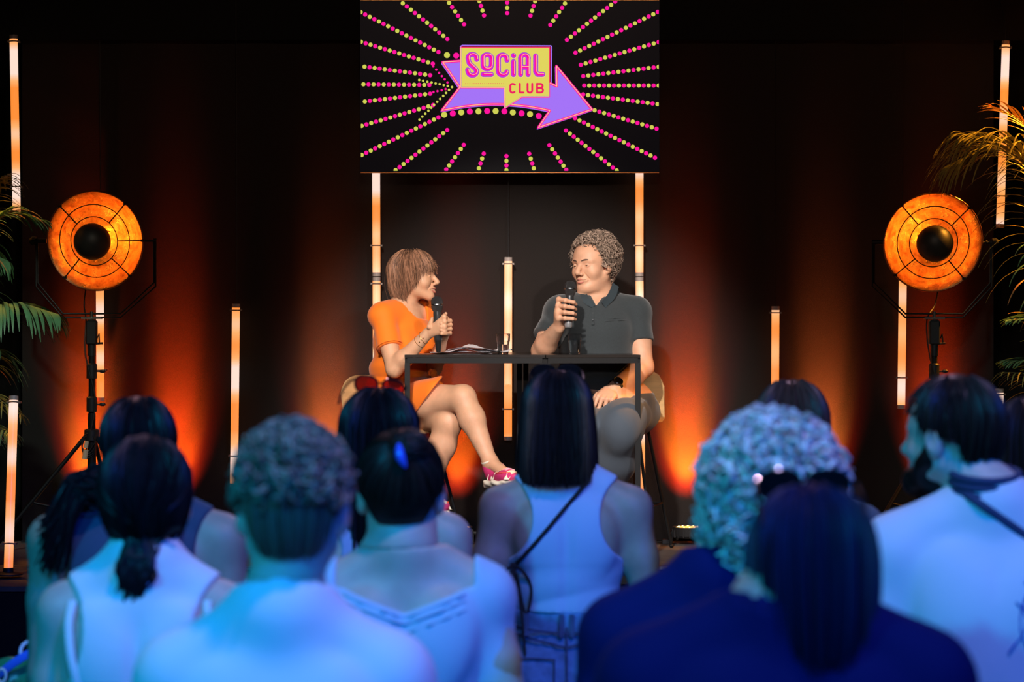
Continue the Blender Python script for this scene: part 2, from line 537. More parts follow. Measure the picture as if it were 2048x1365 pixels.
def hair_shell(mb, hd, hull, hc, zf, nphi=72, flare=0.0, m=0, f=1.0, cap=.86):
    outer = []; inner = []
    for i in range(nphi):
        ph = -PI + 2 * PI * i / nphi; fl = flare(ph) if callable(flare) else flare
        outer.append(hd.Ta(hair_path(ph, f, hull, hc, zf(ph), .001, 18, fl)))
        inner.append(hd.Ta(hair_path(ph, f * cap, hull, hc, zf(ph), .001, 18, fl)))
    O = np.array(outer); I = np.array(inner)
    full = np.concatenate([O, I[:, ::-1]], axis=1)
    grid_surf(mb, full, m, closed_u=True, flip=True)

def hair_strands(mb, hd, hull, hc, zf, n, w=.0030, jit=.006, flare=0.0, seed=1, nm=3, thmax=1.2, lift=.05, zj=.012,
                 wave=0.0, wfreq=2.5, mask=None, tip=.25, thmin=.20):
    r = np.random.default_rng(seed); k = 0
    while k < n:
        ph = r.uniform(-PI, PI)
        if mask and not mask(ph): continue
        k += 1
        th0 = thmin + (thmax - thmin) * math.sqrt(r.random()); f = 1.0 + lift * r.random()
        fl = flare(ph) if callable(flare) else flare
        z = zf(ph) + r.normal() * zj
        Q = hair_path(ph, f, hull, hc, z, th0, 12, fl + r.normal() * .02, r.normal() * .10)
        off = r.normal(size=3) * jit; t = np.linspace(0, 1, len(Q))[:, None]
        Q = Q + off * t
        if wave:
            p0 = r.random() * 6.28; d1 = unit(r.normal(size=3))
            Q = Q + d1 * (np.sin(t * wfreq * 2 * PI + p0) * wave * np.minimum(1, t * 2))
        ww = w * hd.s * (.7 + .6 * r.random())
        rad = [ww * (1 - (1 - tip) * (i / (len(Q) - 1)) ** 2) for i in range(len(Q))]
        mb.tube(hd.Ta(Q), rad, 4, m=int(r.integers(0, nm)))

def hair_curls(mb, hd, hull, hc, n, mask, cr=.011, w=.0042, seed=3, nm=3, turns=1.1, lift=.10, rise=.012):
    r = np.random.default_rng(seed); k = 0; tries = 0
    while k < n and tries < n * 40:
        tries += 1
        d = unit(r.normal(size=3))
        ph = math.atan2(d[0], d[1]); th = math.acos(d[2])
        if not mask(ph, th, d): continue
        k += 1
        f = 1 + lift * (r.random() - .35)
        c = np.array([hc[0] + hull[0] * d[0] * f, hc[1] + hull[1] * d[1] * f, hc[2] + hull[2] * d[2] * f])
        ax = unit(r.normal(size=3) + d * .3); a, b = frame_of(ax)
        R0 = cr * (.6 + .8 * r.random()); p0 = r.random() * 6.28; tn = turns * (.7 + .6 * r.random()); Q = []
        for t in np.linspace(0, 1, 9):
            an = p0 + t * tn * 2 * PI
            Q.append(c + (a * math.cos(an) + b * math.sin(an)) * R0 * (1 - .25 * t) + ax * (t - .5) * rise * 2)
        ww = w * hd.s * (.7 + .6 * r.random())
        mb.tube(hd.Ta(np.array(Q)), [ww * (.55 + .45 * math.sin(PI * min(1, .15 + t))) for t in np.linspace(0, 1, 9)], 5, m=int(r.integers(0, nm)))

def smoothstep(a, b, x):
    t = max(0.0, min(1.0, (x - a) / (b - a))); return t * t * (3 - 2 * t)
# ------------------------------------------------------------------ the place
M_ = mat
black_metal = mat('black_metal', (.005, .005, .0055), .55, spec=.3)
steel = mat('steel', (.45, .43, .40), .3, 1.0)
dark_plastic = mat('dark_plastic', (.015, .015, .016), .45)
floor_m = mat('floor_carpet', (.018, .016, .015), .95, bump=.5, bscale=600, var=.35, vscale=9)
stage_m = mat('stage_deck', (.075, .068, .062), .8, bump=.3, bscale=350, var=.2, vscale=14)
molton = mat('molton_cloth', (.0115, .0078, .0066), .95, bump=.45, bscale=420, var=.16, vscale=500, sheen=.15)
molton_b = mat('black_drape', (.004, .0036, .0036), .95, bump=.3, bscale=300)
WALL = 11.45
def structure(o): o['kind'] = 'structure'; return o

mb = MB(); mb.box((-9, -3, -.05), (9, 13.5, 0)); structure(mb.obj('floor', floor_m, smooth=False))
# backdrop: printed-looking cloth in widths with soft vertical seams
xs = np.linspace(-2.32, 2.28, 240); rows = np.linspace(STZ, 3.12, 40)
seams = [(120 - 1024) * WALL / FPX, (700 - 1024) * WALL / FPX * 1.0, (1330 - 1024) * WALL / FPX, (1893 - 1024) * WALL / FPX]
def cloth_y(x, z, w=.0035):
    y = WALL + .003 * math.sin(x * 7.3 + .6 * math.sin(z * 2)) + .002 * math.sin(x * 19 + 1.3)
    for s_ in seams: y += .006 * math.exp(-((x - s_) / .006) ** 2)
    y += .0025 * math.exp(-((x + 2.15) / .25) ** 2) * math.sin(z * 22 + x * 9)
    return y
mb = MB(); grid_surf(mb, [[(x, cloth_y(x, z), z) for z in rows] for x in xs])
grid_surf(mb, [[(x, cloth_y(x, z) + .02, z) for z in rows] for x in xs], flip=True)
structure(mb.obj('wall_back', molton, sharp=60))
# black drapes behind and above
def drape(name, x0, x1, y, z0, z1, amp=.03, wl=.16, mt=molton_b):
    n = max(12, int((x1 - x0) / wl * 10)); mb = MB()
    cols = []
    for i in range(n + 1):
        x = x0 + (x1 - x0) * i / n
        cols.append([(x, y + amp * math.sin(2 * PI * x / wl) + .4 * amp * math.sin(2 * PI * x / wl * .37 + z), z) for z in np.linspace(z0, z1, 8)])
    grid_surf(mb, cols); grid_surf(mb, [[(p[0], p[1] + .01, p[2]) for p in c] for c in cols], flip=True)
    return structure(mb.obj(name, mt, sharp=80))
drape('wall_rear', -6.5, 6.5, 11.95, 0, 4.4)
drape('trim_1', -6.5, 6.5, 11.40, 3.085, 4.4, .008, .45)     # the border above the backdrop
# stage platform
mb = MB()
FE = 10.3
mb.cm = 0; mb.box((-3.6, FE, STZ - .02), (3.6, 11.42, STZ)); 
mb.cm = 2; mb.box((-3.6, FE + .01, 0), (3.6, 11.42, STZ - .02))
mb.cm = 1; mb.box((-3.6, FE - .012, STZ - .075), (3.6, FE, STZ - .012)); mb.cm = 3; mb.box((-3.6, FE - .016, STZ - .012), (3.6, FE, STZ))
st = mb.obj('stage_platform', [stage_m, black_metal, molton_b, steel], smooth=False)
tag(st, 'low dark stage deck under the two speakers, metal front edge', 'stage')
mb = MB(); x1 = P(128, 0, 9.55)[0]
mb.cm = 0; mb.box((-3.6, 9.55, STZ - .02), (x1, FE - .018, STZ)); mb.cm = 1; mb.box((-3.6, 9.56, 0), (x1 - .01, FE - .02, STZ - .02))
w = mb.obj('stage_platform', [stage_m, molton_b], smooth=False)
tag(w, 'dark stage riser jutting forward at the far left, under the leaning light tube', 'stage')

# ------------------------------------------------------------------ the screen
SD = 11.30
def sp(zx, zy, d=SD): return P(700 + zx / 3.2, zy / 3.2, d)
scr = empty('video_screen', P(1020, 172, SD + .03))
tag(scr, 'large hanging video screen with pink and yellow dot rays and an arrow sign', 'screen')
sb = np.array(scr.location)
mb = MB(); lo = P(721.5, 345.5, SD); hi = P(1317.5, -.5, SD)
mb.box((lo[0], SD + .004, lo[2]), (hi[0], SD + .05, hi[2]), bev=.003)
mb.box((lo[0] + .25, SD + .045, lo[2] + .15), (hi[0] - .25, SD + .075, hi[2] - .15), bev=.01)
mb.obj('casing', mat('screen_casing', (.03, .028, .026), .3, .7), scr, sb)
mb = MB(); a = P(721, 346.2, SD); b = P(1318, 344.8, SD)
mb.box((a[0], SD - .004, a[2]), (b[0], SD + .02, b[2] - .0)); mb.obj('bezel_strip', mat('bezel_strip', (.8, .35, .12), .35, 1.0), scr, sb); mb = MB(); a = P(721, .8, SD); b = P(1318, -.6, SD)
mb.box((a[0], SD - .004, a[2]), (b[0], SD + .02, b[2]))
mb.obj('bezel_strip', mat('bezel_strip', (.8, .35, .12), .35, 1.0), scr, sb)  # orange tint of both strips stands for the light tubes reflected in them
for x in (-.35, .31):
    mb = MB(); mb.box((x - .02, SD + .075, 2.6), (x + .02, SD + .082, 3.75)); mb.obj('mounting_bracket', black_metal, scr, sb)
def em(name, c, s=1.0):
    return mat(name, (0, 0, 0), .4, emit=c, estr=s, spec=.2)
S_BG = em('screen_black', (.0012, .0012, .0025)); S_PK = em('screen_pink', (1.0, .004, .33)); S_YE = em('screen_yellow', (.62, .63, .09))
S_PU = em('screen_purple', (.37, .17, .93)); S_RD = em('screen_red', (.85, .015, .12)); S_CR = em('screen_cream', (1.0, .60, .28))
S_BY = em('screen_bubble_yellow', (.75, .66, .11)); S_MG = em('screen_magenta', (.62, .02, .75)); S_DK = em('screen_violet', (.22, .10, .50))
SM = [S_BG, S_PK, S_YE, S_PU, S_RD, S_CR, S_BY, S_MG, S_DK]
mb = MB()
XL, XR, YT, YB = 70, 1976, 6, 1094
def flat(zx, zy, lay): q = sp(zx, zy); return A(q[0], SD - .0004 * lay, q[2])
mb.add([flat(64, 0, 0), flat(1980, 0, 0), flat(1980, 1102, 0), flat(64, 1102, 0)], [(0, 3, 2, 1)], 0)
def disc(x, y, r, lay, m, n=18):
    pts = [(x + r * math.cos(2 * PI * k / n), y + r * math.sin(2 * PI * k / n)) for k in range(n)]
    pts = [(min(max(u, XL), XR), min(max(v, YT), YB)) for u, v in pts]
    mb.add([flat(u, v, lay) for u, v in pts], [tuple(range(n))], m)
def stroke(pts, w, lay, m, closed=False, n=16):
    L = len(pts)
    for i in range(L if closed else L - 1):
        p = np.array(pts[i], float); q = np.array(pts[(i + 1) % L], float); t = unit(q - p); nn = np.array([-t[1], t[0]]) * w / 2
        mb.add([flat(*(p + nn), lay), flat(*(q + nn), lay), flat(*(q - nn), lay), flat(*(p - nn), lay)], [(0, 1, 2, 3)], m)
    for p in pts: disc(p[0], p[1], w / 2, lay, m, n)
rays = [((623, 250), (312, 0)), ((730, 156), (634, 18)), ((858, 99), (828, 7)), ((1006, 84), (1006, 16)), ((1155, 100), (1185, 8)),
        ((1282, 160), (1376, 22)), ((1388, 255), (1697, 10)), ((1443, 338), (1970, 77)), ((1477, 415), (1975, 270)), ((1493, 488), (1975, 428)),
        ((1499, 548), (1975, 548)), ((1492, 605), (1968, 667)), ((1535, 697), (1962, 824)), ((1440, 757), (1952, 1010)), ((1382, 836), (1707, 1092)),
        ((1276, 930), (1384, 1088)), ((1147, 985), (1176, 1078)), ((1001, 1000), (1001, 1090)), ((856, 984), (825, 1078)), ((728, 928), (616, 1086)),
        ((622, 833), (292, 1090)), ((566, 752), (75, 993)), ((532, 673), (75, 806)), ((513, 600), (95, 650)), ((508, 544), (86, 540)),
        ((513, 482), (93, 427)), ((530, 408), (70, 268)), ((566, 333), (68, 78))]
for p, q in rays:
    p = np.array(p, float); q = np.array(q, float); L = np.linalg.norm(q - p); n = int(round(L / 32.6)); 
    for i in range(n + 1):
        c = p + (q - p) * i / n
        if XL - 4 < c[0] < XR + 4 and YT - 4 < c[1] < YB + 4: disc(c[0], c[1], 13.5, 1, 1 if i % 2 == 0 else 2)
for x, y in ((443, 512), (468, 517), (495, 524), (522, 528), (548, 535), (574, 539), (600, 546), (626, 551), (653, 558), (634, 576), (615, 595), (597, 614),
             (577, 633), (558, 652), (538, 671), (520, 690), (502, 709), (482, 728), (463, 747), (445, 766)): disc(x, y, 8, 2, 2, 12)
for x, y in ((533, 425), (552, 446), (570, 467), (588, 488), (606, 508), (624, 528), (534, 590), (560, 584), (587, 578), (612, 571)): disc(x, y, 7.5, 2, 1, 12)
for i, (x, y) in enumerate(((603, 735), (658, 727), (712, 720), (767, 714), (822, 713), (878, 711), (932, 711), (988, 713), (1042, 720), (1098, 726), (1152, 731), (1208, 743))):
    disc(x, y, 19, 2, 2 if i % 2 == 0 else 1, 24)
disc(621, 353, 19, 2, 2, 24); disc(680, 356, 19, 2, 1, 24)
def z2(X, Y): return (X * 0.5 + 576, Y * 0.5 + 256)      # the tighter reading of the sign
arrow = [(35, 285), (270, 268), (700, 300), (1390, 545), (1495, 595), (1490, 335), (1945, 890), (1258, 1122), (1405, 905)]
arrow += [(1405 + (30 - 1405) * t, 905 - 330 * t * (1 - t) * (1.0 + .0 * t)) for t in np.linspace(.08, .92, 14)]
arrow += [(25, 902), (255, 605)]
ar = [z2(*p) for p in arrow]
def fill(poly, lay, m):
    import mathutils
    from mathutils.geometry import tessellate_polygon
    tri = tessellate_polygon([[Vector((u, v, 0)) for u, v in poly]])
    mb.add([flat(u, v, lay) for u, v in poly], [tuple(t) for t in tri], m)
stroke([(u - 6, v + 9) for u, v in ar], 7, 3, 3, True)
fill(ar, 4, 3); stroke(ar, 16, 5, 1, True); stroke([(u + .5, v - .5) for u, v in ar], 4.5, 6, 5, True)
bub = [(275, 95), (1403, 98), (1400, 720), (1050, 722), (838, 862), (832, 604), (275, 602)]
bu = [z2(*p) for p in bub]
stroke([z2(*p) for p in ((262, 85), (285, 70), (1420, 76), (1430, 90), (1424, 540))], 7, 7, 3)
stroke([(u - 3, v + 3) for u, v in bu], 14, 7, 1, True); stroke([(u - 3.5, v + 3) for u, v in bu], 6, 8, 5, True)
fill(bu, 9, 6); stroke(bu, 2, 10, 8, True)
stroke([z2(278, 95), z2(1405, 95)], 7, 11, 4); stroke([z2(1403, 95), z2(1403, 545)], 7, 11, 4)
def arcp(cx, cy, rx, ry, a0, a1, n=14): return [(cx + rx * math.cos(math.radians(t)), cy - ry * math.sin(math.radians(t))) for t in np.linspace(a0, a1, n)]
S1 = [(468, 250)] + arcp(412, 235, 55, 50, 15, 180, 10) + [(372, 300), (440, 360)] + arcp(412, 405, 55, 50, 20, -180, 12) + [(352, 385)]
O1 = arcp(602, 235, 55, 45, 90, 0, 6) + [(656, 320)] + arcp(602, 330, 52, 42, 0, -180, 10) + [(548, 235)] + arcp(602, 235, 55, 45, 180, 90, 6)
C1 = [(855, 262)] + arcp(800, 245, 55, 52, 10, 180, 12) + [(745, 390)] + arcp(800, 400, 55, 52, 180, 350, 12)
A1_ = [(1030, 445), (1030, 250)] + arcp(1078, 240, 50, 50, 180, 0, 10) + [(1125, 250), (1125, 445)]
letters = [S1, O1, [(550, 443), (655, 443)], C1, [(938, 200), (940, 204)], [(938, 280), (938, 445)], A1_, [(1035, 350), (1122, 350)], [(1222, 205), (1222, 410), (1245, 442), (1312, 442)]]
for wd, lay, m, ox, oy in ((36, 12, 5, 2, 2), (33, 13, 8, 1, 0), (26, 14, 7, 0, 0), (15, 15, 1, 2, -1), (4, 16, 5, 8, -5)):
    for L_ in letters:
        # the inner cream line stays inside the stroke
        stroke([(u + ox, v + oy) for u, v in [z2(*p) for p in L_]], wd if len(L_) != 2 or lay < 16 else wd, lay, m, n=12)
club = [[(958, 575)] + arcp(930, 590, 30, 26, 40, 180, 8) + [(900, 650)] + arcp(930, 650, 30, 26, 180, 320, 8),
        [(1022, 562), (1022, 674), (1068, 674)],
        [(1120, 562), (1120, 650)] + arcp(1150, 650, 30, 26, 180, 360, 8) + [(1180, 562)],
        [(1242, 562), (1242, 674)], [(1242, 564)] + arcp(1285, 590, 28, 26, 90, -90, 8) + [(1242, 616)], [(1242, 618)] + arcp(1288, 646, 30, 28, 90, -90, 8) + [(1242, 674)]]
for L_ in club: stroke([z2(*p) for p in L_], 13, 12, 4, n=10)
for i in range(19): disc(*z2(328 + i * 27, 560), 3, 12, 4, 8)
mb.obj('display', SM, scr, sb, smooth=False)

# ------------------------------------------------------------------ light tubes
def tube_material():
    m = bpy.data.materials.new('glowing_tube'); m.use_nodes = True; nt = m.node_tree; b = nt.nodes['Principled BSDF']
    tc = nt.nodes.new('ShaderNodeTexCoord'); sx = nt.nodes.new('ShaderNodeSeparateXYZ'); nt.links.new(tc.outputs['Generated'], sx.inputs[0])
    ob = nt.nodes.new('ShaderNodeObjectInfo')
    ad = nt.nodes.new('ShaderNodeMath'); ad.operation = 'ADD'; nt.links.new(sx.outputs['Z'], ad.inputs[0]); 
    mu = nt.nodes.new('ShaderNodeMath'); mu.operation = 'MULTIPLY'; mu.inputs[1].default_value = 13; nt.links.new(ob.outputs['Random'], mu.inputs[0]); nt.links.new(mu.outputs[0], ad.inputs[1])
    n = nt.nodes.new('ShaderNodeTexNoise'); n.noise_dimensions = '1D'; n.inputs['Scale'].default_value = 4.2; n.inputs['Detail'].default_value = 0; nt.links.new(ad.outputs[0], n.inputs['W'])
    cr = nt.nodes.new('ShaderNodeValToRGB'); e = cr.color_ramp.elements
    e[0].position = .38; e[0].color = (1.0, .27, .035, 1); e[1].position = .72; e[1].color = (1.0, .74, .62, 1)
    k = cr.color_ramp.elements.new(.54); k.color = (1.0, .44, .15, 1)
    nt.links.new(n.outputs['Fac'], cr.inputs['Fac'])
    nt.links.new(cr.outputs['Color'], b.inputs['Emission Color']); b.inputs['Emission Strength'].default_value = 1.0
    b.inputs['Base Color'].default_value = (.5, .4, .35, 1); b.inputs['Roughness'].default_value = .3
    return m
TUBE = tube_material()
clip_m = mat('clip_grey', (.25, .2, .17), .4, .4)
frost = mat('tube_cap', (.40, .33, .30), .35)
wire_m = mat('black_cable', (.01, .01, .01), .6)
def light_tube(top, bot, label, clips=(.03, .83), wire=None, r=.0185, foot=False):
    top = np.asarray(top); bot = np.asarray(bot); ax = unit(bot - top); L = np.linalg.norm(bot - top)
    t = empty('light_tube', bot); tag(t, label, 'light tube', 'glowing light tubes along the backdrop')
    mb = MB(); mb.tube([top + ax * .018, bot - ax * .018], r, 20); mb.obj('glowing_tube', TUBE, t, bot, sharp=40)
    for a, b in ((top, top + ax * .018), (bot - ax * .018, bot)):
        mb = MB(); mb.tube([a, b], r * 1.03, 20); mb.obj('end_cap', frost, t, bot, sharp=40)
    for c in clips:
        q = top + ax * c * (L / 0.85 if c < .3 else L / .85) if c < .5 else top + ax * (L * c); 
        mb = MB(); mb.box((-.028, -.004, -.004), (-.017, .006, .004), c=q); mb.box((.017, -.004, -.004), (.028, .006, .004), c=q)
        mb.lathe([(r + .001, -.003), (r + .003, 0), (r + .001, .003)], q, ax, 16)
        mb.box((-.028, .006, -.004), (.028, .012 + r, .004), c=q)
        mb.obj('clip', clip_m, t, bot)
    if wire is not None:
        mb = MB(); mb.tube(crom([top + A(0, .006, 0), top + A(0, .03, .1), A(top[0] * 1.002, 11.40, wire)], 8), .002, 5); mb.obj('hanging_wire', wire_m, t, bot)
    if foot:
        mb = MB(); mb.lathe([(.001, 0), (.06, 0), (.06, .006), (.022, .012), (.021, .03)], bot - A(0, 0, .001), (0, 0, 1), 20); mb.obj('foot', dark_plastic, t, bot)
    return t
TD = 11.38
light_tube(P(27, 70, 11.2), P(33.5, 436, 11.2), 'long amber light tube at the far top left above the palm', wire=3.3)
light_tube(P(27.5, 793, 10.0), P(16.5, 1150, 9.85), 'amber light tube leaning at the far lower left, foot on the riser', foot=True)
light_tube(P(199, 438, TD), P(201, 803, TD), 'light tube behind the left studio lamp and its stand', wire=3.3)
light_tube(P(472, 608, TD), P(468, 975, TD), 'free hanging light tube on the left half of the backdrop, right of the left lamp', wire=3.3)
light_tube(P(751.5, 190, TD), P(753, 553, TD), 'light tube coming down under the left end of the screen', wire=3.3)
light_tube(P(753, 555, TD), P(754, 920, TD), 'light tube hidden behind the seated woman in orange, its top by her hair', wire=3.3)
light_tube(P(1016.5, 515, TD), P(1016, 881, TD), 'short light tube between the two speakers behind the glass on the left table', wire=3.3)
light_tube(P(1279, 190, TD), P(1279, 553, TD), 'light tube coming down under the right end of the screen', wire=3.3)
light_tube(P(1279, 555, TD), P(1283, 1032, TD), 'light tube right of the seated man, lower end showing beside the table leg', clips=(.95,), wire=3.3)
light_tube(P(1551, 613, TD), P(1549, 979, TD), 'free hanging light tube on the right half of the backdrop above the brown haired head', wire=3.3)
light_tube(P(1807, 453, TD), P(1802.5, 818, TD), 'light tube behind the right studio lamp', wire=3.3)
light_tube(P(2012, 82, 11.2), P(2000, 456, 11.2), 'amber light tube at the far top right crossed by palm leaves', wire=3.3)
light_tube(P(1999, 778, 10.9), P(1997, 1104, 10.9), 'light tube low at the far right, only its glowing top over the heads', foot=True)

# ------------------------------------------------------------------ studio lamps on stands
def leaf_mat(name):
    m = bpy.data.materials.new(name); m.use_nodes = True; nt = m.node_tree; b = nt.nodes['Principled BSDF']
    tc = nt.nodes.new('ShaderNodeTexCoord'); n = nt.nodes.new('ShaderNodeTexNoise'); n.inputs['Scale'].default_value = 19; n.inputs['Detail'].default_value = 10; n.inputs['Roughness'].default_value = .7
    nt.links.new(tc.outputs['Object'], n.inputs['Vector'])
    cr = nt.nodes.new('ShaderNodeValToRGB'); e = cr.color_ramp.elements
    e[0].position = .30; e[0].color = (.48, .16, .05, 1); e[1].position = .66; e[1].color = (1.0, .66, .26, 1)
    k = e.new(.48); k.color = (.85, .42, .13, 1)
    nt.links.new(n.outputs['Fac'], cr.inputs['Fac']); nt.links.new(cr.outputs['Color'], b.inputs['Base Color'])
    b.inputs['Metallic'].default_value = 1.0
    r2 = nt.nodes.new('ShaderNodeMapRange'); r2.inputs['From Min'].default_value = .35; r2.inputs['From Max'].default_value = .65; r2.inputs['To Min'].default_value = .48; r2.inputs['To Max'].default_value = .20
    nt.links.new(n.outputs['Fac'], r2.inputs['Value']); nt.links.new(r2.outputs[0], b.inputs['Roughness'])
    bp = nt.nodes.new('ShaderNodeBump'); bp.inputs['Strength'].default_value = .7; bp.inputs['Distance'].default_value = .006
    nt.links.new(n.outputs['Fac'], bp.inputs['Height']); nt.links.new(bp.outputs['Normal'], b.inputs['Normal'])
    return m
LEAF = leaf_mat('gold_leaf')
yoke_m = mat('yoke_black', (.010, .009, .009), .5, .5)
ball_m = mat('ball_black', (.022, .022, .022), .5)
LAMPS = []
def studio_lamp(cpx, cpy, d, yaw, pitch, spx, label, mirror=1, cable_side=1):
    C = P(cpx, cpy, d); R = .222
    base = A(P(spx, 0, d)[0], d + .02, STZ)
    t = empty('studio_lamp', base); tag(t, label, 'lamp', 'reflector lamps on stands')
    fwd = rotz(yaw) @ rotx(pitch) @ A(0, -1, 0)        # the way the dish looks
    sc = R / .222
    prof = [(.222, -.004), (.226, .0), (.222, .004), (.214, .012), (.196, .045), (.168, .085), (.134, .115), (.095, .135), (.045, .146), (.001, .148)]
    mb = MB(); mb.lathe([(r * sc, -h) for r, h in prof[1:]], C, fwd, 64); mb.obj('reflector', LEAF, t, base, sharp=70)
    mb = MB(); back = [(.226, 0), (.228, .004), (.224, .012), (.204, .05), (.175, .091), (.140, .122), (.10, .142), (.05, .154), (.045, .19), (.001, .19)]
    mb.lathe([(r * sc, -h) for r, h in back[::-1]], C, fwd, 64)
    mb.lathe([(.226 * sc, 0), (.2285 * sc, .003), (.226 * sc, .006), (.222 * sc, .003)], C, fwd, 64)
    mb.obj('dish_shell', mat('copper_shell', (.30, .11, .045), .35, .8), t, base, sharp=60)
    a, b = frame_of(fwd); up = unit(np.cross(np.cross(fwd, A(0, 0, 1)), fwd)); rt = np.cross(fwd, up)
    # guard: two rings and four double spokes
    g = MB()
    for rr, hh in ((.110, .012), (.165, .006)):
        g.tube([C + fwd * hh + (up * math.sin(q) + rt * math.cos(q)) * rr for q in np.linspace(0, 2 * PI, 49)[:-1]], .0024, 6, closed=True)
    for q in ((45, 132, 225, 312, 180) if mirror > 0 else (48, 135, 228, 318)):
        q = math.radians(q); dr = up * math.sin(q) + rt * math.cos(q)
        g.tube([C + dr * .110 + fwd * .012, C + dr * .165 + fwd * .006, C + dr * .222 + fwd * .004, C + dr * .228 - fwd * .012], .0030, 6)
        g.box((-.008, -.006, -.006), (.008, .006, .006), c=C + dr * .224)
    g.obj('guard', yoke_m, t, base)
    # ball cover with rear opening
    m2 = MB(); n = 20
    m2.lathe([(.083 * math.sin(th), .083 * math.cos(th)) for th in np.linspace(.001, PI * .62, n)], C + fwd * .036, fwd, 40)
    m2.lathe([(.075 * math.sin(th), .075 * math.cos(th)) for th in np.linspace(.001, PI * .62, n)][::-1], C + fwd * .036, fwd, 40)
    for q in (0, 120, 240):
        q = math.radians(q + 20); dr = up * math.sin(q) + rt * math.cos(q)
        m2.tube([C + fwd * .0 + dr * .070, C - fwd * .10 + dr * .05], .0025, 5)
    m2.obj('ball_cover', ball_m, t, base, sharp=60)
    m3 = MB(); m3.sphere(C - fwd * .055, (.028, .028, .028), 16); m3.tube([C - fwd * .08, C - fwd * .142], .018, 12)
    m3.obj('bulb', mat('lamp_bulb', (.2, .1, .05), .4, emit=(1, .33, .05), estr=2.5), t, base)
    LAMPS.append((C, fwd))
    # double-bar yoke
    k = MB(); wd = .262; low = STZ + .0
    zc = C[2]; zb = P(0, 628, d)[2]; knee = P(0, 566, d)[2]; hx = .13; yc = C[1] + .02; cx = base[0]
    for dz, s2 in ((0, 1.0), (-.017, 1.03)):
        pts = [A(C[0] - wd * s2, yc, zc + .012), A(C[0] - wd * s2, yc, knee + dz), A(cx - hx, yc, zb + dz), A(cx + hx * 1.0, yc, zb + dz), A(C[0] + wd * s2, yc, knee + dz), A(C[0] + wd * s2, yc, zc + .012)]
        k.tube(pts, .0042, 8)
    k.tube([A(C[0] - wd * 1.04, yc, zc), A(C[0] - .222, yc, zc)], .011, 12); k.tube([A(C[0] + .222, yc, zc), A(C[0] + wd * 1.04, yc, zc)], .006, 12)
    k.lathe([(.001, -.012), (.021, -.012), (.021, .004), (.010, .018), (.001, .018)], A(C[0] - (wd + .02) * mirror, yc, zc), (-mirror, 0, 0), 14)
    k.lathe([(.006, -.002), (.010, .0), (.010, .006), (.006, .008)], A(C[0] - (wd - .02) * mirror, yc, zc), (-mirror, 0, 0), 14)
    k.obj('yoke', yoke_m, t, base)
    # spigot plate and stand
    s = MB(); zt = zb - .02
    s.box((-.045, -.02, -.004), (.045, .02, .004), c=A(cx, yc, zb - .02)); s.tube([A(cx, yc, zb - .03), A(cx, yc, zb + .01)], .008, 10)
    s.obj('mounting_plate', steel, t, base)
    s = MB(); q = lambda z: A(cx, yc, z)
    s.tube([q(zb - .19), q(zb - .026)], .0175, 14); s.box((-.024, -.022, 0), (.024, .022, .11), c=q(zb - .14), bev=.006)
    s.tube([q(zb - .145) + A(0.02, 0, .01), q(zb - .145) + A(.05, 0, .012)], .005, 8)
    s.tube([q(zb - .11) + A(.026, -.01, 0), q(zb - .09) + A(.034, -.01, 0), q(zb - .13) + A(.036, -.012, 0)], .004, 6)
    s.obj('clamp_head', dark_plastic, t, base)
    s = MB(); s.tube([q(zb - .62), q(zb - .15)], .0145, 14); s.tube([q(zb - .97 + .0), q(zb - .45)], .0175, 14); s.tube([q(STZ + .12), q(zb - .55)], .0200, 14)
    s.obj('pole', black_metal, t, base)
    for zz in (zb - .26, zb - .41):
        s = MB(); s.lathe([(.016, -.035), (.024, -.032), (.024, .030), (.018, .036)], q(zz), (0, 0, 1), 16, caps=True)
        s.obj('collar', dark_plastic, t, base)
        s = MB(); s.tube([q(zz) + A(.022, 0, 0), q(zz) + A(.036, 0, 0)], .004, 8); s.sphere(q(zz) + A(.048, 0, 0), (.016, .006, .008), 10); s.obj('knob', dark_plastic, t, base)
    s = MB(); s.lathe([(.022, 0), (.034, .004), (.034, .05), (.022, .055)], q(STZ + .50), (0, 0, 1), 16, caps=True); s.obj('leg_hub', dark_plastic, t, base); s = MB(); s.lathe([(.02, 0), (.03, .004), (.03, .03), (.02, .034)], q(STZ + .16), (0, 0, 1), 16, caps=True)
    s.obj('leg_hub', dark_plastic, t, base)
    for an in ((200, 320, 80) if mirror > 0 else (220, 340, 100)):
        an = math.radians(an); dr = A(math.cos(an), math.sin(an) * .62, 0)
        s = MB(); f = A(cx, yc, STZ + .012) + dr * .46
        s.tube([q(STZ + .52) + dr * .03, f], .0095, 8); s.tube([q(STZ + .17) + dr * .028, (q(STZ + .52) * .42 + f * .58)], .006, 8); s.sphere(f, (.017, .017, .012), 10)
        s.obj('leg', black_metal, t, base)
    # cable from the dish to the stand with a hanging plug
    s = MB(); c0 = C + A(-.05 * mirror, .10, -.16); 
    s.tube(crom([c0, c0 + A(-.02, .02, -.12), A(cx - .03, yc + .02, zb - .03), A(cx - .026, yc - .02, zb - .18), A(cx + .02, yc - .024, zb - .40), A(cx - .02, yc - .03, zb - .62), A(cx + .024, yc - .03, STZ + .5)], 40), .0032, 6)
    s.obj('cable', wire_m, t, base)
    s = MB(); pz = P(0, 905, d)[2]
    for q3 in range(3): s.tube([A(cx - .01, yc - .03, pz + .04) + A(.03 * math.cos(v), .004 * q3, .045 * math.sin(v) - .01 * q3) for v in np.linspace(0, 2 * PI, 17)[:-1]], .0028, 5, closed=True)
    s.obj('cable_coil', wire_m, t, base)
    s = MB(); s.tube([A(cx - .028, yc - .03, pz - .03), A(cx - .020, yc - .03, pz + .012)], .012, 10); s.tube([A(cx - .022, yc - .03, pz + .02), A(cx - .016, yc - .03, pz + .05)], .010, 10)
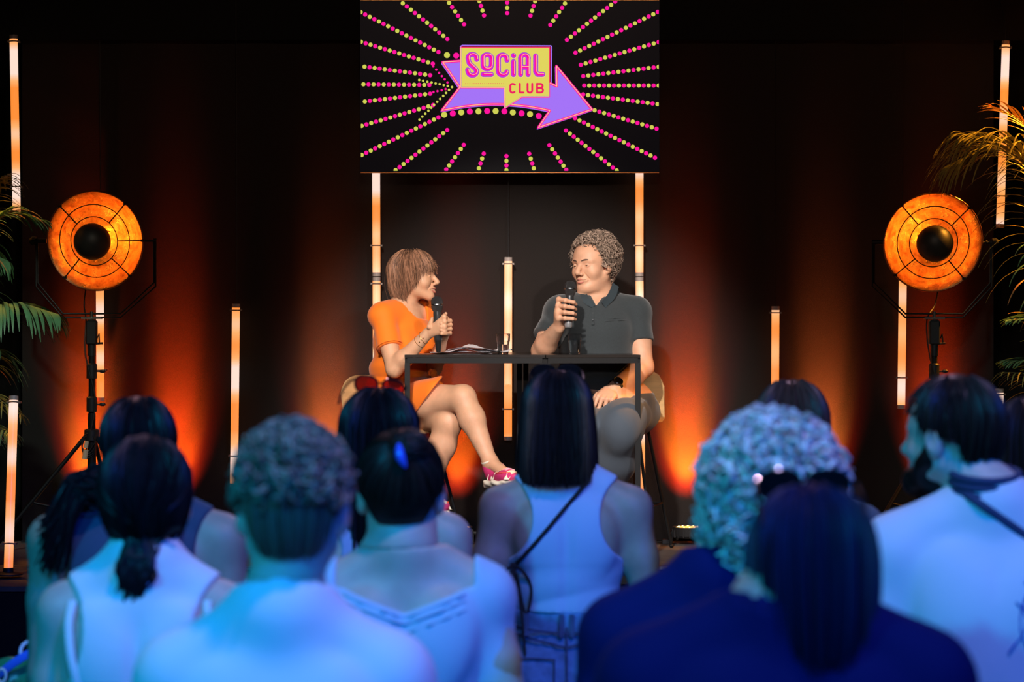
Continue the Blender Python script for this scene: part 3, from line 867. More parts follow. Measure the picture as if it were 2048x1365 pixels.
    s.obj('plug', mat('cream_plug', (.65, .5, .32), .5), t, base)
    return t
studio_lamp(190, 482, 10.9, math.radians(-10), math.radians(7), 182, 'big gold lined reflector lamp on a black stand at the left', 1)
studio_lamp(1866, 485, 10.9, math.radians(4), math.radians(11), 1870, 'big gold lined reflector lamp on a black stand at the right', -1)

# ------------------------------------------------------------------ par cans on the stage floor
CANS = [(165, 'floor uplight behind the left lamp stand'), (345, 'floor uplight between the left lamp and the hanging tube'), (650, 'floor uplight left of the seated woman'),
        (913, 'glowing floor uplight behind the seated woman\'s stool'), (1377, 'glowing floor uplight right of the table'), (1655, 'floor uplight behind the brown haired woman at the back'),
        (1880, 'floor uplight behind the right lamp stand')]
led_on = mat('led_on', (.3, .1, .02), .3, emit=(1, .42, .06), estr=3.0)
led_core = mat('led_core', (.3, .1, .02), .3, emit=(1, .75, .35), estr=7.0)
CANP = []
for px, lab in CANS:
    c = A(P(px, 0, 11.28)[0], 11.27, STZ); CANP.append(c)
    t = empty('floor_uplight', c); tag(t, lab, 'spotlight', 'floor uplights along the backdrop')
    mb = MB(); mb.lathe([(.001, .030), (.060, .030), (.070, .040), (.073, .060), (.076, .082), (.070, .082), (.068, .076), (.001, .076)], c, (0, 0, 1), 32)
    for k in range(16):
        an = 2 * PI * k / 16; mb.box((-.002, .062, .034), (.002, .078, .070), R=rotz(an), c=c)
    mb.obj('housing', dark_plastic, t, c)
    mb = MB(); mb.cm = 0
    for k in range(12):
        an = 2 * PI * k / 12; rr = .050
        mb.cm = 0; mb.lathe([(.0115, .0765), (.0105, .080), (.001, .0815)], c + A(rr * math.cos(an), rr * math.sin(an), 0), (0, 0, 1), 10)
        mb.cm = 1; mb.lathe([(.004, .0815), (.001, .083)], c + A(rr * math.cos(an), rr * math.sin(an), 0), (0, 0, 1), 8)
    for k in range(6):
        an = 2 * PI * k / 6; rr = .024
        mb.cm = 0; mb.lathe([(.0115, .0765), (.0105, .080), (.001, .0815)], c + A(rr * math.cos(an), rr * math.sin(an), 0), (0, 0, 1), 10)
    mb.obj('lens_array', [led_on, led_core], t, c)
    for sgn in (-1, 1):
        mb = MB(); mb.box((sgn * .078 - .003, -.015, .002), (sgn * .078 + .003, .015, .062), c=c); mb.box((min(0, sgn * .03) + sgn * .055, -.015, 0), (max(0, sgn * .03) + sgn * .055, .015, .004), c=c)
        mb.lathe([(.001, 0), (.011, 0), (.011, .012), (.001, .012)], c + A(sgn * .081, 0, .052), (sgn, 0, 0), 12)
        mb.obj('bracket', black_metal, t, c)
    mb = MB(); mb.box((-.02, -.01, 0), (.02, .03, .024), c=c + A(-.105, 0, 0), bev=.003); mb.tube(crom([c + A(-.12, 0, .01), c + A(-.17, .02, .006), c + A(-.2, .06, .006), c + A(-.3, .08, .005)], 14), .004, 6)
    mb.obj('power_plug', dark_plastic, t, c)

# ------------------------------------------------------------------ tables
TT = STZ + .9
def steel_table(corners, label, short=None):
    """corners: front left, front right, back right, back left on the floor plan"""
    c = [A(x, y, 0) for x, y in corners]; base = A(sum(q[0] for q in c) / 4, sum(q[1] for q in c) / 4, STZ)
    t = empty('bar_table', base); tag(t, label, 'table', 'black steel framed bar tables')
    mb = MB(); fn = lambda u, v, w: A(u, v, w)
    mb.poly_prism([(q[0], q[1]) for q in c], TT - .012, TT, fn); mb.obj('tabletop', mat('table_top', (.022, .018, .016), .22, var=.2), t, base, smooth=False)
    w = .0115
    fr = MB()
    ins = [q + unit(base * A(1, 1, 0) - q) * .017 for q in c]
    for i in range(4):
        a, b = ins[i] + A(0, 0, TT - .0245), ins[(i + 1) % 4] + A(0, 0, TT - .0245)
        fr.tube([a, b], w, 4, sq=True)
    fr.obj('top_frame', black_metal, t, base, smooth=False)
    for q in ins:
        l = MB(); l.box((-w, -w, 0), (w, w, TT - STZ - .036), c=q + A(0, 0, STZ)); l.obj('leg', black_metal, t, base, smooth=False)
    return t
y0 = 10.40
fl = (P(809, 0, y0)[0], y0); fm = (P(1086, 0, 10.33)[0], 10.33); fr_ = (P(1281, 0, 10.40)[0], 10.40)
steel_table([(P(809, 0, 10.40)[0], 10.40), (P(1090.5, 0, 10.36)[0], 10.36), (P(1043, 0, 11.0)[0], 11.0), (P(860, 0, 11.02)[0], 11.02)], 'black steel bar table on the left, papers and a glass on it')
steel_table([(P(1092, 0, 10.36)[0], 10.36), (P(1281, 0, 10.40)[0], 10.40), (P(1245, 0, 11.02)[0], 11.02), (P(1045, 0, 11.0)[0] + .004, 11.0)], 'black steel bar table on the right, in front of the seated man')

# papers
pap = mat('paper_white', (.86, .84, .88), .7)
c = P(921, 705, 10.58); c[2] = TT
pp = []
for k in range(4):
    mb = MB(); rot = (-.05, .06, .16, -.12)[k]; ox = (-.05, 0.0, .04, .09)[k]; grid = []
    for i in range(13):
        row = []
        for j in range(9):
            u = (i / 12 - .5) * .27; v = (j / 8 - .5) * .19
            x = ox + u * math.cos(rot) - v * math.sin(rot); y = u * math.sin(rot) + v * math.cos(rot)
            z = .0030 * k + .0012 + (.020 * math.exp(-((x + .02 - .02 * k) / .055) ** 2) * k / 3 + .06 * max(0, -x - .09) * k + .004 * k * math.sin(x * 22 + v * 9 + k) ** 2)
            row.append(c + A(x, y, z))
        grid.append(row)
    grid_surf(mb, grid)
    low = [[q - A(0, 0, .0008) for q in r] for r in grid]; grid_surf(mb, low, flip=True)
    o = mb.obj('paper_sheet', pap, None, c, sharp=60)
    tag(o, ['lowest paper sheet on the left table, flat under the others', 'second white sheet in the pile of notes on the left table', 'third white sheet of notes, buckled up in the middle', 'topmost white sheet of notes, nearest the glass'][k], 'paper', 'papers on the left table')

# glasses
glass = mat('clear_glass', (.96, .97, .98), .02, trans=1.0, ior=1.22)
water = mat('water', (.95, .98, 1.0), .0, trans=1.0, ior=1.33)
def tumbler(px, d, label, fill=.5):
    c = A(P(px, 0, d)[0], d, TT + .0004); t = empty('water_glass', c); tag(t, label, 'glass', 'tumblers of water on the tables')
    h = .088; prof_o = [(.0225, 0), (.0245, .004), (.0262, .030), (.0275, .050), (.0300, .056), (.0305, .060), (.0312, h)]
    prof_i = [(.0302, h), (.0295, .060), (.0265, .050), (.0250, .030), (.0235, .010), (.0215, .006), (.001, .006)]
    mb = MB(); mb.lathe([(.001, 0)] + prof_o + [(.0302, h + .001)] + prof_i, c, (0, 0, 1), 40); mb.obj('tumbler', glass, t, c, sharp=50)
    z = .009 + (.06) * fill
    r_at = lambda zz: .0236 + (.0265 - .0236) * (zz - .010) / .040 if zz < .050 else .0290
    mb = MB(); mb.lathe([(.001, .0066), (.0210, .0066), (.0232, .0105), (r_at(z) - .0004, z), (.001, z)], c, (0, 0, 1), 40); mb.obj('water', water, t, c, sharp=50)
tumbler(1006, 10.55, 'water tumbler on the left table at the end of the papers', .55)
tumbler(1149.5, 10.55, 'water tumbler on the right table in front of the man', .85)

# ------------------------------------------------------------------ stools
ply = mat('pale_plywood', (.62, .38, .17), .45, var=.12, vscale=8, stretch=(1, 1, 6))
def bar_stool(c, zs, yaw, label, wood=ply):
    """c centre on the floor, zs seat height above the deck, yaw of the sitter's facing (0 = +Y)"""
    base = A(c[0], c[1], STZ); R = rotz(yaw); W = lambda x, y, z: base + R @ A(x, y, z)
    t = empty('bar_stool', base); tag(t, label, 'stool', 'wooden shell bar stools with black steel legs')
    # shell: seat curving into the low back
    rows = []
    for i, s in enumerate(np.linspace(0, 1, 22)):
        row = []
        for j, u in enumerate(np.linspace(-1, 1, 17)):
            if s < .62:
                q = s / .62; y = .19 - .35 * q; z = zs + .010 * math.cos(q * PI * .9) - .012 * (1 - abs(u)) ; z += .05 * smoothstep(.8, 1, q) * .3
                if q < .12: z -= (.12 - q) * .12
                w = .195 - .02 * (1 - q) - .03 * max(0, .12 - q) * 8
            else:
                q = (s - .62) / .38; y = -.16 - .055 * math.sin(q * PI / 2); z = zs + .005 + .225 * q - .008 * (1 - abs(u)); w = .195 - .012 * q - .07 * max(0, q - .8) * 5 * .35
            y2 = y + .035 * u * u * (1 if s > .5 else 0) * min(1, max(0, (s - .5) * 4))
            if s > .9: z -= .035 * abs(u) ** 3
            row.append((u * w, y2, z))
        rows.append(row)
    rows = np.array(rows); T = lambda Q: np.array([[W(*p) for p in r] for r in Q])
    th = np.zeros_like(rows); 
    mb = MB(); low = rows.copy()
    for i in range(22):
        a = rows[min(i + 1, 21), 8] - rows[max(i - 1, 0), 8]; n = unit(np.cross(A(1, 0, 0), a)); n = n if n[2] > 0 or n[1] > 0 else -n
        nn = unit(A(0, a[2], -a[1])); nn = -nn if nn[2] > 0 else nn
        low[i] += nn * .012 if i < 14 else A(0, -.012, 0)
    g = np.concatenate([T(rows), T(low)[::-1]], axis=0); g2 = np.concatenate([g, g[:1]], axis=0)
    grid_surf(mb, g2)
    for s_ in (0, 16):
        V = [g[i][s_] for i in range(44)]
        for i in range(21): mb.add([V[i], V[i + 1], V[42 - i], V[43 - i]], [(0, 1, 2, 3)])
    mb.obj('seat_shell', wood, t, base, sharp=45)
    for sx, sy in ((-1, 1), (1, 1), (-1, -1), (1, -1)):
        mb = MB(); mb.tube([W(sx * .12, sy * .10, zs - .02), W(sx * .215, sy * .205, .008)], .0075, 8); mb.sphere(W(sx * .215, sy * .205, .010), (.011, .011, .010), 8); mb.obj('leg', black_metal, t, base)
    f = .205 - .0 ; z = .21; k = (zs - .02 - z) / (zs - .028); rx = .12 + .095 * k; ry = .10 + .105 * k
    mb = MB(); mb.tube([W(-rx, ry, z), W(rx, ry, z), W(rx, -ry, z), W(-rx, -ry, z)], .0065, 8, closed=True); mb.obj('footrest', black_metal, t, base)
    mb = MB(); mb.tube([W(-.12, .10, zs - .022), W(.12, .10, zs - .022), W(.12, -.10, zs - .022), W(-.12, -.10, zs - .022)], .0075, 8, closed=True); mb.obj('seat_frame', black_metal, t, base)
WYAW = math.atan2(-.66, -.75)      # the seated woman's facing, measured from +Y
bar_stool(P(798, 0, 10.80), .575, WYAW, 'plywood bar stool under the woman in orange, back edge at her left hip')
bar_stool(P(1232, 0, 10.95), .60, math.radians(165), 'plywood bar stool under the man in the grey polo shirt')

# ------------------------------------------------------------------ palms
leaf_g = mat('palm_leaf', (.075, .19, .085), .45, var=.3, vscale=20)
leaf_y = mat('palm_leaf_yellow', (.22, .20, .05), .5, var=.3, vscale=20)
leaf_d = mat('palm_leaf_dry', (.42, .20, .07), .6, var=.3, vscale=20)
stem_m = mat('palm_stem', (.12, .14, .05), .5)
pot_m = mat('black_pot', (.012, .012, .012), .5)
def frond(mb, pts, n, L, droop, seed, m=0, w=.010, spread=1.0, start=.25, curlf=1.0, side=(1, -1), sdir=None):
    r = np.random.default_rng(seed); C = np.array(crom(pts, 40))
    mb.tube(C, [.006 - .0045 * i / 39 for i in range(40)], 6, m=3)
    for i in range(n):
        u = start + (1 - start) * i / (n - 1); k = min(38, int(u * 39)); p = C[k] + (C[k + 1] - C[k]) * (u * 39 - k); t = unit(C[k + 1] - C[k])
        sd = unit((np.cross(t, A(0, 0, 1)) if sdir is None else A(*sdir)) + r.normal(size=3) * .08)
        for q in side:
            ll = L * (math.sin(PI * min(1, .25 + .72 * u)) ** .6) * (.85 + .3 * r.random())
            d = unit(t * (.65 + .5 * u) + sd * q * spread + A(0, 0, .25) + r.normal(size=3) * .07)
            Q = []; v = d.copy(); pos = p.copy(); ns = 9
            for j in range(ns + 1):
                Q.append(pos.copy()); v = unit(v + A(0, 0, -1) * droop * curlf / ns * (.5 + j / ns)); pos = pos + v * ll / ns
            Q = np.array(Q); V = []; F = []
            for j in range(ns + 1):
                f = j / ns; ww = w * (math.sin(PI * (.12 + .86 * f)) ** .7) * (1 - .2 * f)
                tt = unit(Q[min(j + 1, ns)] - Q[max(j - 1, 0)]); s_ = unit(np.cross(tt, A(0, 0, 1))); nn = unit(np.cross(s_, tt))
                V += [Q[j] - s_ * ww, Q[j] - nn * ww * .35, Q[j] + s_ * ww, Q[j] + nn * .0006]
            for j in range(ns):
                a = j * 4; b = a + 4
                for e in range(4): F.append((a + e, a + (e + 1) % 4, b + (e + 1) % 4, b + e))
            mb.add(V, F, m if not (m == 0 and r.random() < .06) else 2)
def palm(base, fronds, label, h=.34):
    t = empty('potted_palm', base); tag(t, label, 'plant')
    mb = MB(); mb.lathe([(.001, 0), (.13, 0), (.165, h - .03), (.172, h - .03), (.172, h), (.155, h), (.150, h - .04), (.001, h - .04)], base, (0, 0, 1), 32); mb.obj('pot', pot_m, t, base, sharp=40)
    mb = MB(); mb.lathe([(.154, h - .045), (.08, h - .030), (.001, h - .026)], base, (0, 0, 1), 24); mb.obj('soil', mat('soil', (.02, .014, .01), .95, bump=.6, bscale=80), t, base)
    for i, f in enumerate(fronds):
        mb = MB(); f = dict(f); pts = f.pop('pts'); b0 = base + A(.03 * math.cos(i * 2.4), .03 * math.sin(i * 2.4), h - .03)
        frond(mb, [b0] + pts, seed=i + 3, **f); mb.obj('frond', [leaf_g, leaf_y, leaf_d, stem_m], t, base, sharp=70)
bl = A(P(-105, 0, 10.55)[0], 10.55, STZ)
palm(bl, [
    dict(pts=[P(-90, 760, 10.55), P(-40, 640, 10.45), P(30, 608, 10.35), P(112, 628, 10.30)], n=26, L=.36, droop=2.2, w=.0095, start=.45),
    dict(pts=[P(-95, 700, 10.6), P(-60, 520, 10.65), P(5, 432, 10.7), P(85, 440, 10.75)], n=26, L=.28, droop=1.3, m=0, w=.009, start=.45),
    dict(pts=[P(-100, 650, 10.7), P(-70, 480, 10.8), P(-40, 385, 10.9), P(15, 350, 11.0)], n=24, L=.30, droop=1.9, m=1, w=.007, start=.4),
    dict(pts=[P(-90, 850, 10.55), P(-60, 800, 10.4), P(-20, 790, 10.2), P(40, 830, 10.1)], n=22, L=.22, droop=1.8, m=1, w=.004, start=.4),
    dict(pts=[P(-90, 900, 10.55), P(-60, 860, 10.4), P(-20, 850, 10.2), P(30, 870, 10.05)], n=22, L=.20, droop=2.0, m=0, w=.005, start=.4),
    dict(pts=[P(-100, 760, 10.6), P(-80, 600, 10.5), P(-50, 500, 10.5), P(10, 520, 10.5)], n=24, L=.32, droop=2.2, w=.009, start=.4),
    dict(pts=[P(-95, 800, 10.6), P(-70, 730, 10.5), P(-40, 700, 10.4), P(-5, 700, 10.35)], n=22, L=.33, droop=2.4, w=.010, start=.4),
], 'tall potted palm at the far left edge, fronds reaching toward the lamp')
br = A(P(2150, 0, 10.75)[0], 10.75, STZ)
palm(br, [
    dict(pts=[P(2140, 700, 10.8), P(2105, 430, 10.8), P(2030, 300, 10.75), P(1925, 268, 10.7)], n=30, L=.55, droop=2.2, m=1, w=.0065, start=.42, spread=.55),
    dict(pts=[P(2140, 650, 10.8), P(2110, 430, 10.8), P(2050, 330, 10.8), P(1985, 300, 10.75), P(1900, 330, 10.7)], n=30, L=.50, droop=2.0, m=1, w=.0065, start=.42, spread=.5),
    dict(pts=[P(2140, 600, 10.8), P(2110, 350, 10.9), P(2050, 250, 10.9), P(1985, 215, 10.9)], n=16, L=.30, droop=.7, m=2, w=.007, start=.45),
    dict(pts=[P(2145, 660, 10.75), P(2120, 520, 10.7), P(2085, 400, 10.7), P(2040, 310, 10.65)], n=15, L=.46, droop=2.3, m=1, w=.0055, start=.42, spread=1.1, side=(1,), sdir=(-1, -.15, .1)),
    dict(pts=[P(2150, 760, 10.7), P(2125, 640, 10.6), P(2100, 540, 10.5), P(2075, 480, 10.45)], n=7, L=.32, droop=2.6, m=0, w=.010, start=.5, spread=1.0, side=(1,), sdir=(-1, -.2, .3)),
    dict(pts=[P(2145, 800, 10.7), P(2120, 690, 10.6), P(2080, 640, 10.5), P(2020, 640, 10.45)], n=18, L=.20, droop=1.0, m=0, w=.008, start=.45, spread=.6),
    dict(pts=[P(2145, 850, 10.7), P(2120, 770, 10.6), P(2075, 730, 10.5), P(2015, 722, 10.45)], n=18, L=.22, droop=1.2, m=0, w=.010, start=.45, spread=.5),
    dict(pts=[P(2145, 880, 10.7), P(2115, 800, 10.6), P(2075, 755, 10.5), P(2010, 745, 10.4)], n=14, L=.24, droop=1.6, m=1, w=.004, start=.45, spread=.7),
], 'tall potted palm at the far right edge, yellow lit fronds arching over the lamp')
# ------------------------------------------------------------------ people
def skin(name, col, rough=.5): return mat(name, col, rough, sss=.12, bump=.12, bscale=260, var=.06, vscale=30)
skin_w = skin('skin_fair', (.66, .36, .215)); skin_m = skin('skin_ruddy', (.68, .37, .235)); skin_a = skin('skin_audience', (.50, .40, .34)); skin_t = skin('skin_tan', (.34, .28, .23))
def hairmats(nm, c, rough=.38, v=.35):
    rough += .08
    return [mat(nm + '_dark', tuple(x * (1 - v) for x in c), rough, spec=.22), mat(nm + '_mid', c, rough, spec=.22), mat(nm + '_light', tuple(min(1, x * (1 + v * 1.4)) for x in c), rough, spec=.22)]
H_BLK = hairmats('black_hair', (.006, .006, .008), .33); H_BRN = hairmats('dark_brown_hair', (.016, .010, .008), .35)
H_LBR = hairmats('warm_brown_hair', (.23, .115, .068), .42, .55); H_GRY = hairmats('greying_hair', (.30, .22, .17), .5, .5); H_BLD = hairmats('blond_curls', (.55, .50, .44), .5, .35)
H_CUR = hairmats('short_curls', (.17, .13, .10), .45, .4)
def fabric(nm, c, rough=.85, bs=500, b=.25): return mat(nm, c, rough, bump=b, bscale=bs, sheen=.1)

def cloth(root, base, name, prims, t, h, cuts, m, folds=None, lo=None, hi=None, ks=.004):
    L, Hh = bounds(prims, t + .03)
    if lo is not None: L = np.maximum(L, lo)
    if hi is not None: Hh = np.minimum(Hh, hi)
    f = Field(L, Hh, h).add(prims).off(t)
    if folds: f.warp(folds)
    for c in cuts: f.cut(c, ks)
    V, F = f.mesh()
    if len(V) == 0: print('EMPTY', name); return None
    return mkobj(name, V, F, m, root, base)

def head_extras(root, base, hd, iris=(.12, .07, .04), brow=None, lip=(.55, .18, .14), smile=0.0, teeth=False, look=(0, 0)):
    white = mat('eye_white', (.75, .70, .66), .25); ir = mat('iris_%d' % int(iris[0] * 999), iris, .2); pup = mat('pupil', (.004, .004, .004), .1)
    for q in (-1, 1):
        mb = MB(); c = hd.T(q * .031, .0735, -.0005); g = unit(hd.R @ A(look[0], 1, look[1]))
        mb.cm = 0; mb.sphere(c, .0118 * hd.s, 20); a, b = frame_of(g)
        mb.cm = 1; mb.lathe([(.0056 * hd.s, .0105 * hd.s), (.004 * hd.s, .0114 * hd.s), (.0001, .0119 * hd.s)], c, g, 16)
        mb.cm = 2; mb.lathe([(.0026 * hd.s, .0118 * hd.s), (.0001, .0121 * hd.s)], c, g, 12)
        mb.obj('eye', [white, ir, pup], root, base)
        if brow:
            mb = MB(); pts = [hd.T(q * x, y, z) for x, y, z in ((.011, .0925, .0185), (.023, .0905, .0225), (.036, .0830, .0235), (.048, .0700, .0180))]
            mb.tube(crom(pts, 14), [.0025 * hd.s * (.6 + .8 * math.sin(PI * (.15 + .75 * i / 13))) for i in range(14)], 8, flat=1.0)
            mb.obj('eyebrow', brow, root, base)
    lm = mat('lips_%d' % int(lip[0] * 999), lip, .4, sss=.1); up = .005 * smile; mw = .0235 + .006 * smile; mb = MB()
    mb.tube(crom([hd.T(-mw, .0800, -.0615 + up), hd.T(-.010, .0938, -.0570), hd.T(0, .0958, -.0580), hd.T(.010, .0938, -.0570), hd.T(mw, .0800, -.0615 + up)], 20), [(.0010 + .0022 * math.sin(PI * i / 19)) * hd.s for i in range(20)], 8)
    mb.obj('upper_lip', lm, root, base); mb = MB()
    lo_ = .004 if smile > .6 else 0
    mb.tube(crom([hd.T(-mw, .0800, -.0640 + up), hd.T(-.010, .0930, -.0700 - lo_), hd.T(0, .0944, -.0712 - lo_), hd.T(.010, .0930, -.0700 - lo_), hd.T(mw, .0800, -.0640 + up)], 20), [(.0010 + .0030 * math.sin(PI * i / 19)) * hd.s for i in range(20)], 8)
    mb.obj('lower_lip', lm, root, base)
    if teeth:
        mb = MB(); rows = []
        for x in np.linspace(-.022, .022, 23):
            y = .0935 - 26 * x * x; rows.append([hd.T(x, y + .0008 * math.cos(x * 900), z + up * abs(x) / .022) for z in np.linspace(-.0685, -.0590, 4)])
        grid_surf(mb, rows); back = [[q - hd.R @ A(0, .003, 0) * hd.s for q in r] for r in rows]; grid_surf(mb, back, flip=True)
        mb.obj('teeth', mat('teeth', (.85, .80, .72), .25), root, base)

def head_parts(hd, prims, c0, nz):
    """the back of the head on a coarse grid, the face on a fine one"""
    fwd = hd.R @ A(0, 1, 0); sp_ = hd.T(0, .030, 0); out = []
    f = Field(hd.C - A(.17, .17, .22), hd.C + .17, .0025).add(prims); f.cut(plane_cut(c0, -nz), .0005); ch = hd.T(0, 0, -.118)[2]; f.cut(lambda X, Y, Z: np.minimum((X - sp_[0]) * fwd[0] + (Y - sp_[1]) * fwd[1] + (Z - sp_[2]) * fwd[2] - .005, Z - ch - .003), .0005); out.append(f.mesh())
    cs = np.array([hd.T(x, y, z) for x in (-.075, .075) for y in (.026, .125) for z in (-.125, .125)])
    f = Field(np.minimum(cs.min(axis=0), hd.C - A(0, .17, .20)) if False else cs.min(axis=0), cs.max(axis=0), .00135).add(prims); f.cut(plane_cut(c0, -nz), .0005); f.cut(plane_cut(sp_ - fwd * .003, -fwd), .0005); f.cut(lambda X, Y, Z: ch - .002 - Z + 0 * X, .0005); out.append(f.mesh())
    return out

def plane_cut(p, n):
    p = np.asarray(p, float); n = unit(n)
    return lambda X, Y, Z: (X - p[0]) * n[0] + (Y - p[1]) * n[1] + (Z - p[2]) * n[2]

def fold_fn(amp, freq, seed, dirn=None, stretch=1.0):
    """soft creases; dirn = direction along which the creases run"""
    d = unit(dirn) if dirn is not None else None
    def fn(X, Y, Z):
        if d is None: return amp * wv(X, Y, Z, freq, seed)
        s = X * d[0] + Y * d[1] + Z * d[2]; q = 1 - 1 / stretch
        n = wv(X - d[0] * s * q, Y - d[1] * s * q, Z - d[2] * s * q, freq, seed)
        return amp * (1 - 2 * np.abs(n)) 
    return fn

# ---------------- microphones
def microphone(top, bot, label, ring, lower=False):
    ax = unit(bot - top); L = np.linalg.norm(bot - top); t = empty('microphone', bot); tag(t, label, 'microphone', 'handheld microphones')
    grille = mat('mic_grille', (.06, .06, .062), .42, .6, bump=.9, bscale=1100); body = mat('mic_body', (.022, .024, .026), .28, .3); rg = mat('mic_ring', (.55, .56, .58), .25, 1.0)
    r = .0255
    mb = MB(); mb.lathe([(.001, 0), (.010, .001), (.018, .005), (.0235, .013), (r, .024), (r, .030), (r + .0005, .033)], top, ax, 28); mb.obj('grille_top', grille, t, bot)
    mb = MB(); mb.lathe([(r + .0005, .033), (r + .0012, .034), (r + .0012, .039), (r + .0005, .040)], top, ax, 28); mb.obj('ring', rg if ring else body, t, bot)
    mb = MB(); mb.lathe([(r + .0005, .040), (r, .044), (.0235, .055), (.0195, .062), (.0175, .066)], top, ax, 28); mb.obj('grille_base', grille, t, bot)
    mb = MB(); e = L - (.055 if lower else .048)
    mb.lathe([(.0175, .066), (.0178, .075), (.0180, e), (.0165, e + .003)], top, ax, 28); mb.obj('handle', mat('mic_handle_sheen', (.10, .105, .11), .22, .7), t, bot)
    mb = MB()
    if lower: mb.lathe([(.0165, e + .003), (.0150, e + .008), (.0125, e + .03), (.0105, L - .004), (.008, L), (.001, L)], top, ax, 24)
    else: mb.lathe([(.0165, e + .003), (.0172, e + .005), (.0165, L - .006), (.013, L), (.001, L)], top, ax, 24)
    mb.obj('transmitter_end', body if lower else mat('mic_tail', (.36, .37, .39), .35, .5), t, bot)
    return t

# ================= the seated woman
def seated_woman():
    base = A(P(800, 0, 10.75)[0], 10.75, STZ); yaw = WYAW; R = rotz(yaw); rt = R @ A(1, 0, 0); fw = R @ A(0, 1, 0)
    hd = Head(P(829, 556, 10.74), math.radians(-101), math.radians(4), 0, .94, True)
    pel = P(797, 806, 10.78); wst = P(803, 748, 10.75); che = P(806, 684, 10.73); nb = P(806, 611, 10.75)
    Sr = P(765, 634, 10.63); Sl = P(850, 630, 10.86)
    Er = P(789, 738, 10.52); Wr = P(855, 668, 10.46); El = P(868, 736, 10.72); Wl = P(885, 678, 10.50)
    mt, mbm = P(873.5, 593, 10.44), P(877, 705, 10.44); ax = unit(mt - mbm); gc = P(875, 649, 10.44)
    torso = [el(pel, (.168, .135, .115), .05, R), el(wst, (.128, .100, .11), .05, R), el(che, (.140, .098, .125), .05, R),
             rc(Sr, Sl, .045, .045, .04), rc(nb + A(0, 0, -.01), Sr, .040, .042, .03), rc(nb + A(0, 0, -.01), Sl, .040, .042, .03),
             el(che + fw * .070 + rt * .062 - A(0, 0, .015), .056, .03), el(che + fw * .070 - rt * .062 - A(0, 0, .015), .056, .03)]
    neck = [rc(hd.T(0, -.020, -.05), nb, .047, .050, .025), rc(nb, nb - A(0, 0, .05), .052, .07, .03)]
    uR = arm(Sr, Er, Wr, .045, .036, .023); uL = arm(Sl, El, Wl, .043, .034, .022)
    u = A(1, 0, 0); v = unit(np.cross(u, ax)); v = v if v[1] < 0 else -v
    hR = hand_grip(gc, ax, Wr, [48, -8, -60, -105], u, v, r=.0175, s=.94, th=[(165, -.012, .020), (195, .006, .014), (215, .026, .0105)], span=.068)
    hL = hand_grip(gc - ax * .008, ax, Wl, [-48, 2, 40, 68], u, v, r=.034, s=.90, th=[(-120, .02, .02), (-60, .045, .014), (-5, .060, .004)], span=.064)
    # legs: hip, knee, ankle
    HrT = P(812, 806, 10.66); Kt = P(926, 796, 10.44); At = P(981, 926, 10.36)
    HlT = P(822, 812, 10.82); Kb = P(897, 846, 10.52); Ab = P(858, 985, 10.58)
    legT = leg(HrT, Kt, At, .083, .053, .030, .03, 1.10); legB = leg(HlT, Kb, Ab, .083, .056, .031, .03, 1.10)
    # feet
    f1 = unit(P(1036, 948, 10.24) - At); toe1 = P(1024, 956, 10.20); heel1 = P(986, 957, 10.37)
    toe2 = Ab + A(.06, -.14, -.055); heel2 = Ab + A(-.005, .02, -.055)
    feet = [rc(At, heel1, .030, .026, .02), rc(At, toe1, .030, .020, .02), rc(Ab, heel2, .030, .026, .02), rc(Ab, toe2, .030, .020, .02)]
    headp = hd.prims(smile=1.0)
    allp = torso + neck + headp + uR + uL + hR + hL + legT + legB + feet
    c0 = nb - A(0, 0, .078); nz = A(0, 0, 1.0)
    secs = [(.0022, [(c0, -nz)], hd.C - .17, hd.C + .17),
            (.0022, [], gc - A(.085, .10, .070), gc + A(.065, .08, .065)),
            (.0065, [(c0 + nz * .002, nz)], None, None)]
    # fine hands are cut out of their own box; the coarse body leaves them out
    coarse = [p for p in allp if p not in hR and p not in hL]
    parts = []
    parts += head_parts(hd, headp + neck + torso[2:6], c0, nz)
    f = Field(*bounds(hR + hL, .02), .0022).add(uR[2:] + uL[2:] + hR + hL); parts.append(f.mesh())
    f = Field(*bounds(torso + neck + uR + uL + legT + legB + feet, .02), .0060).add(torso + neck + headp[:2] + uR + uL + legT + legB + feet)
    f.cut(plane_cut(c0 + nz * .007, nz), .0005); parts.append(f.mesh())
    V, F = join(parts)
    root = mkobj('person', V, F, skin_w, None, base); tag(root, 'seated woman in an orange dress, legs crossed, microphone in both hands', 'person')
    head_extras(root, base, hd, (.10, .12, .14), mat('brow_brown', (.20, .11, .07), .7), (.60, .16, .13), 1.0, True)
    # dress
    org = mat('orange_dress', (.95, .195, .004), .75, bump=.12, bscale=600, sheen=.2)
    thigh = [rc(pel, HrT + (Kt - HrT) * .62, .120, .088, .05), rc(pel, HlT + (Kb - HlT) * .5, .118, .085, .05)]
    
    wf = fold_fn(.0065, 26, 5, A(1, .1, .12), 3.2); uf = fold_fn(.004, 20, 9, A(.1, 0, 1), 2.5)
    zw = wst[2]
    def folds(X, Y, Z):
        a = np.clip(1 - np.abs(Z - (zw - .03)) / .14, 0, 1)
        g = (wf(X, Y, Z) * a + uf(X, Y, Z) * (1 - a) * .9) * np.clip((nb[2] - .04 - Z) / .09, 0, 1) - .004 * np.clip((Z - nb[2] + .10) / .05, 0, 1)
        # blouse overhang at the waist, gathered waistline
        g = g - .010 * np.exp(-((Z - (zw + .035)) / .028) ** 2) + .006 * np.exp(-((Z - (zw - .012)) / .010) ** 2)
        return g
    hemn = unit(P(905, 800, 10.5) - P(880, 812, 10.62)); 
    sr = unit(Er - Sr); sl = unit(El - Sl)
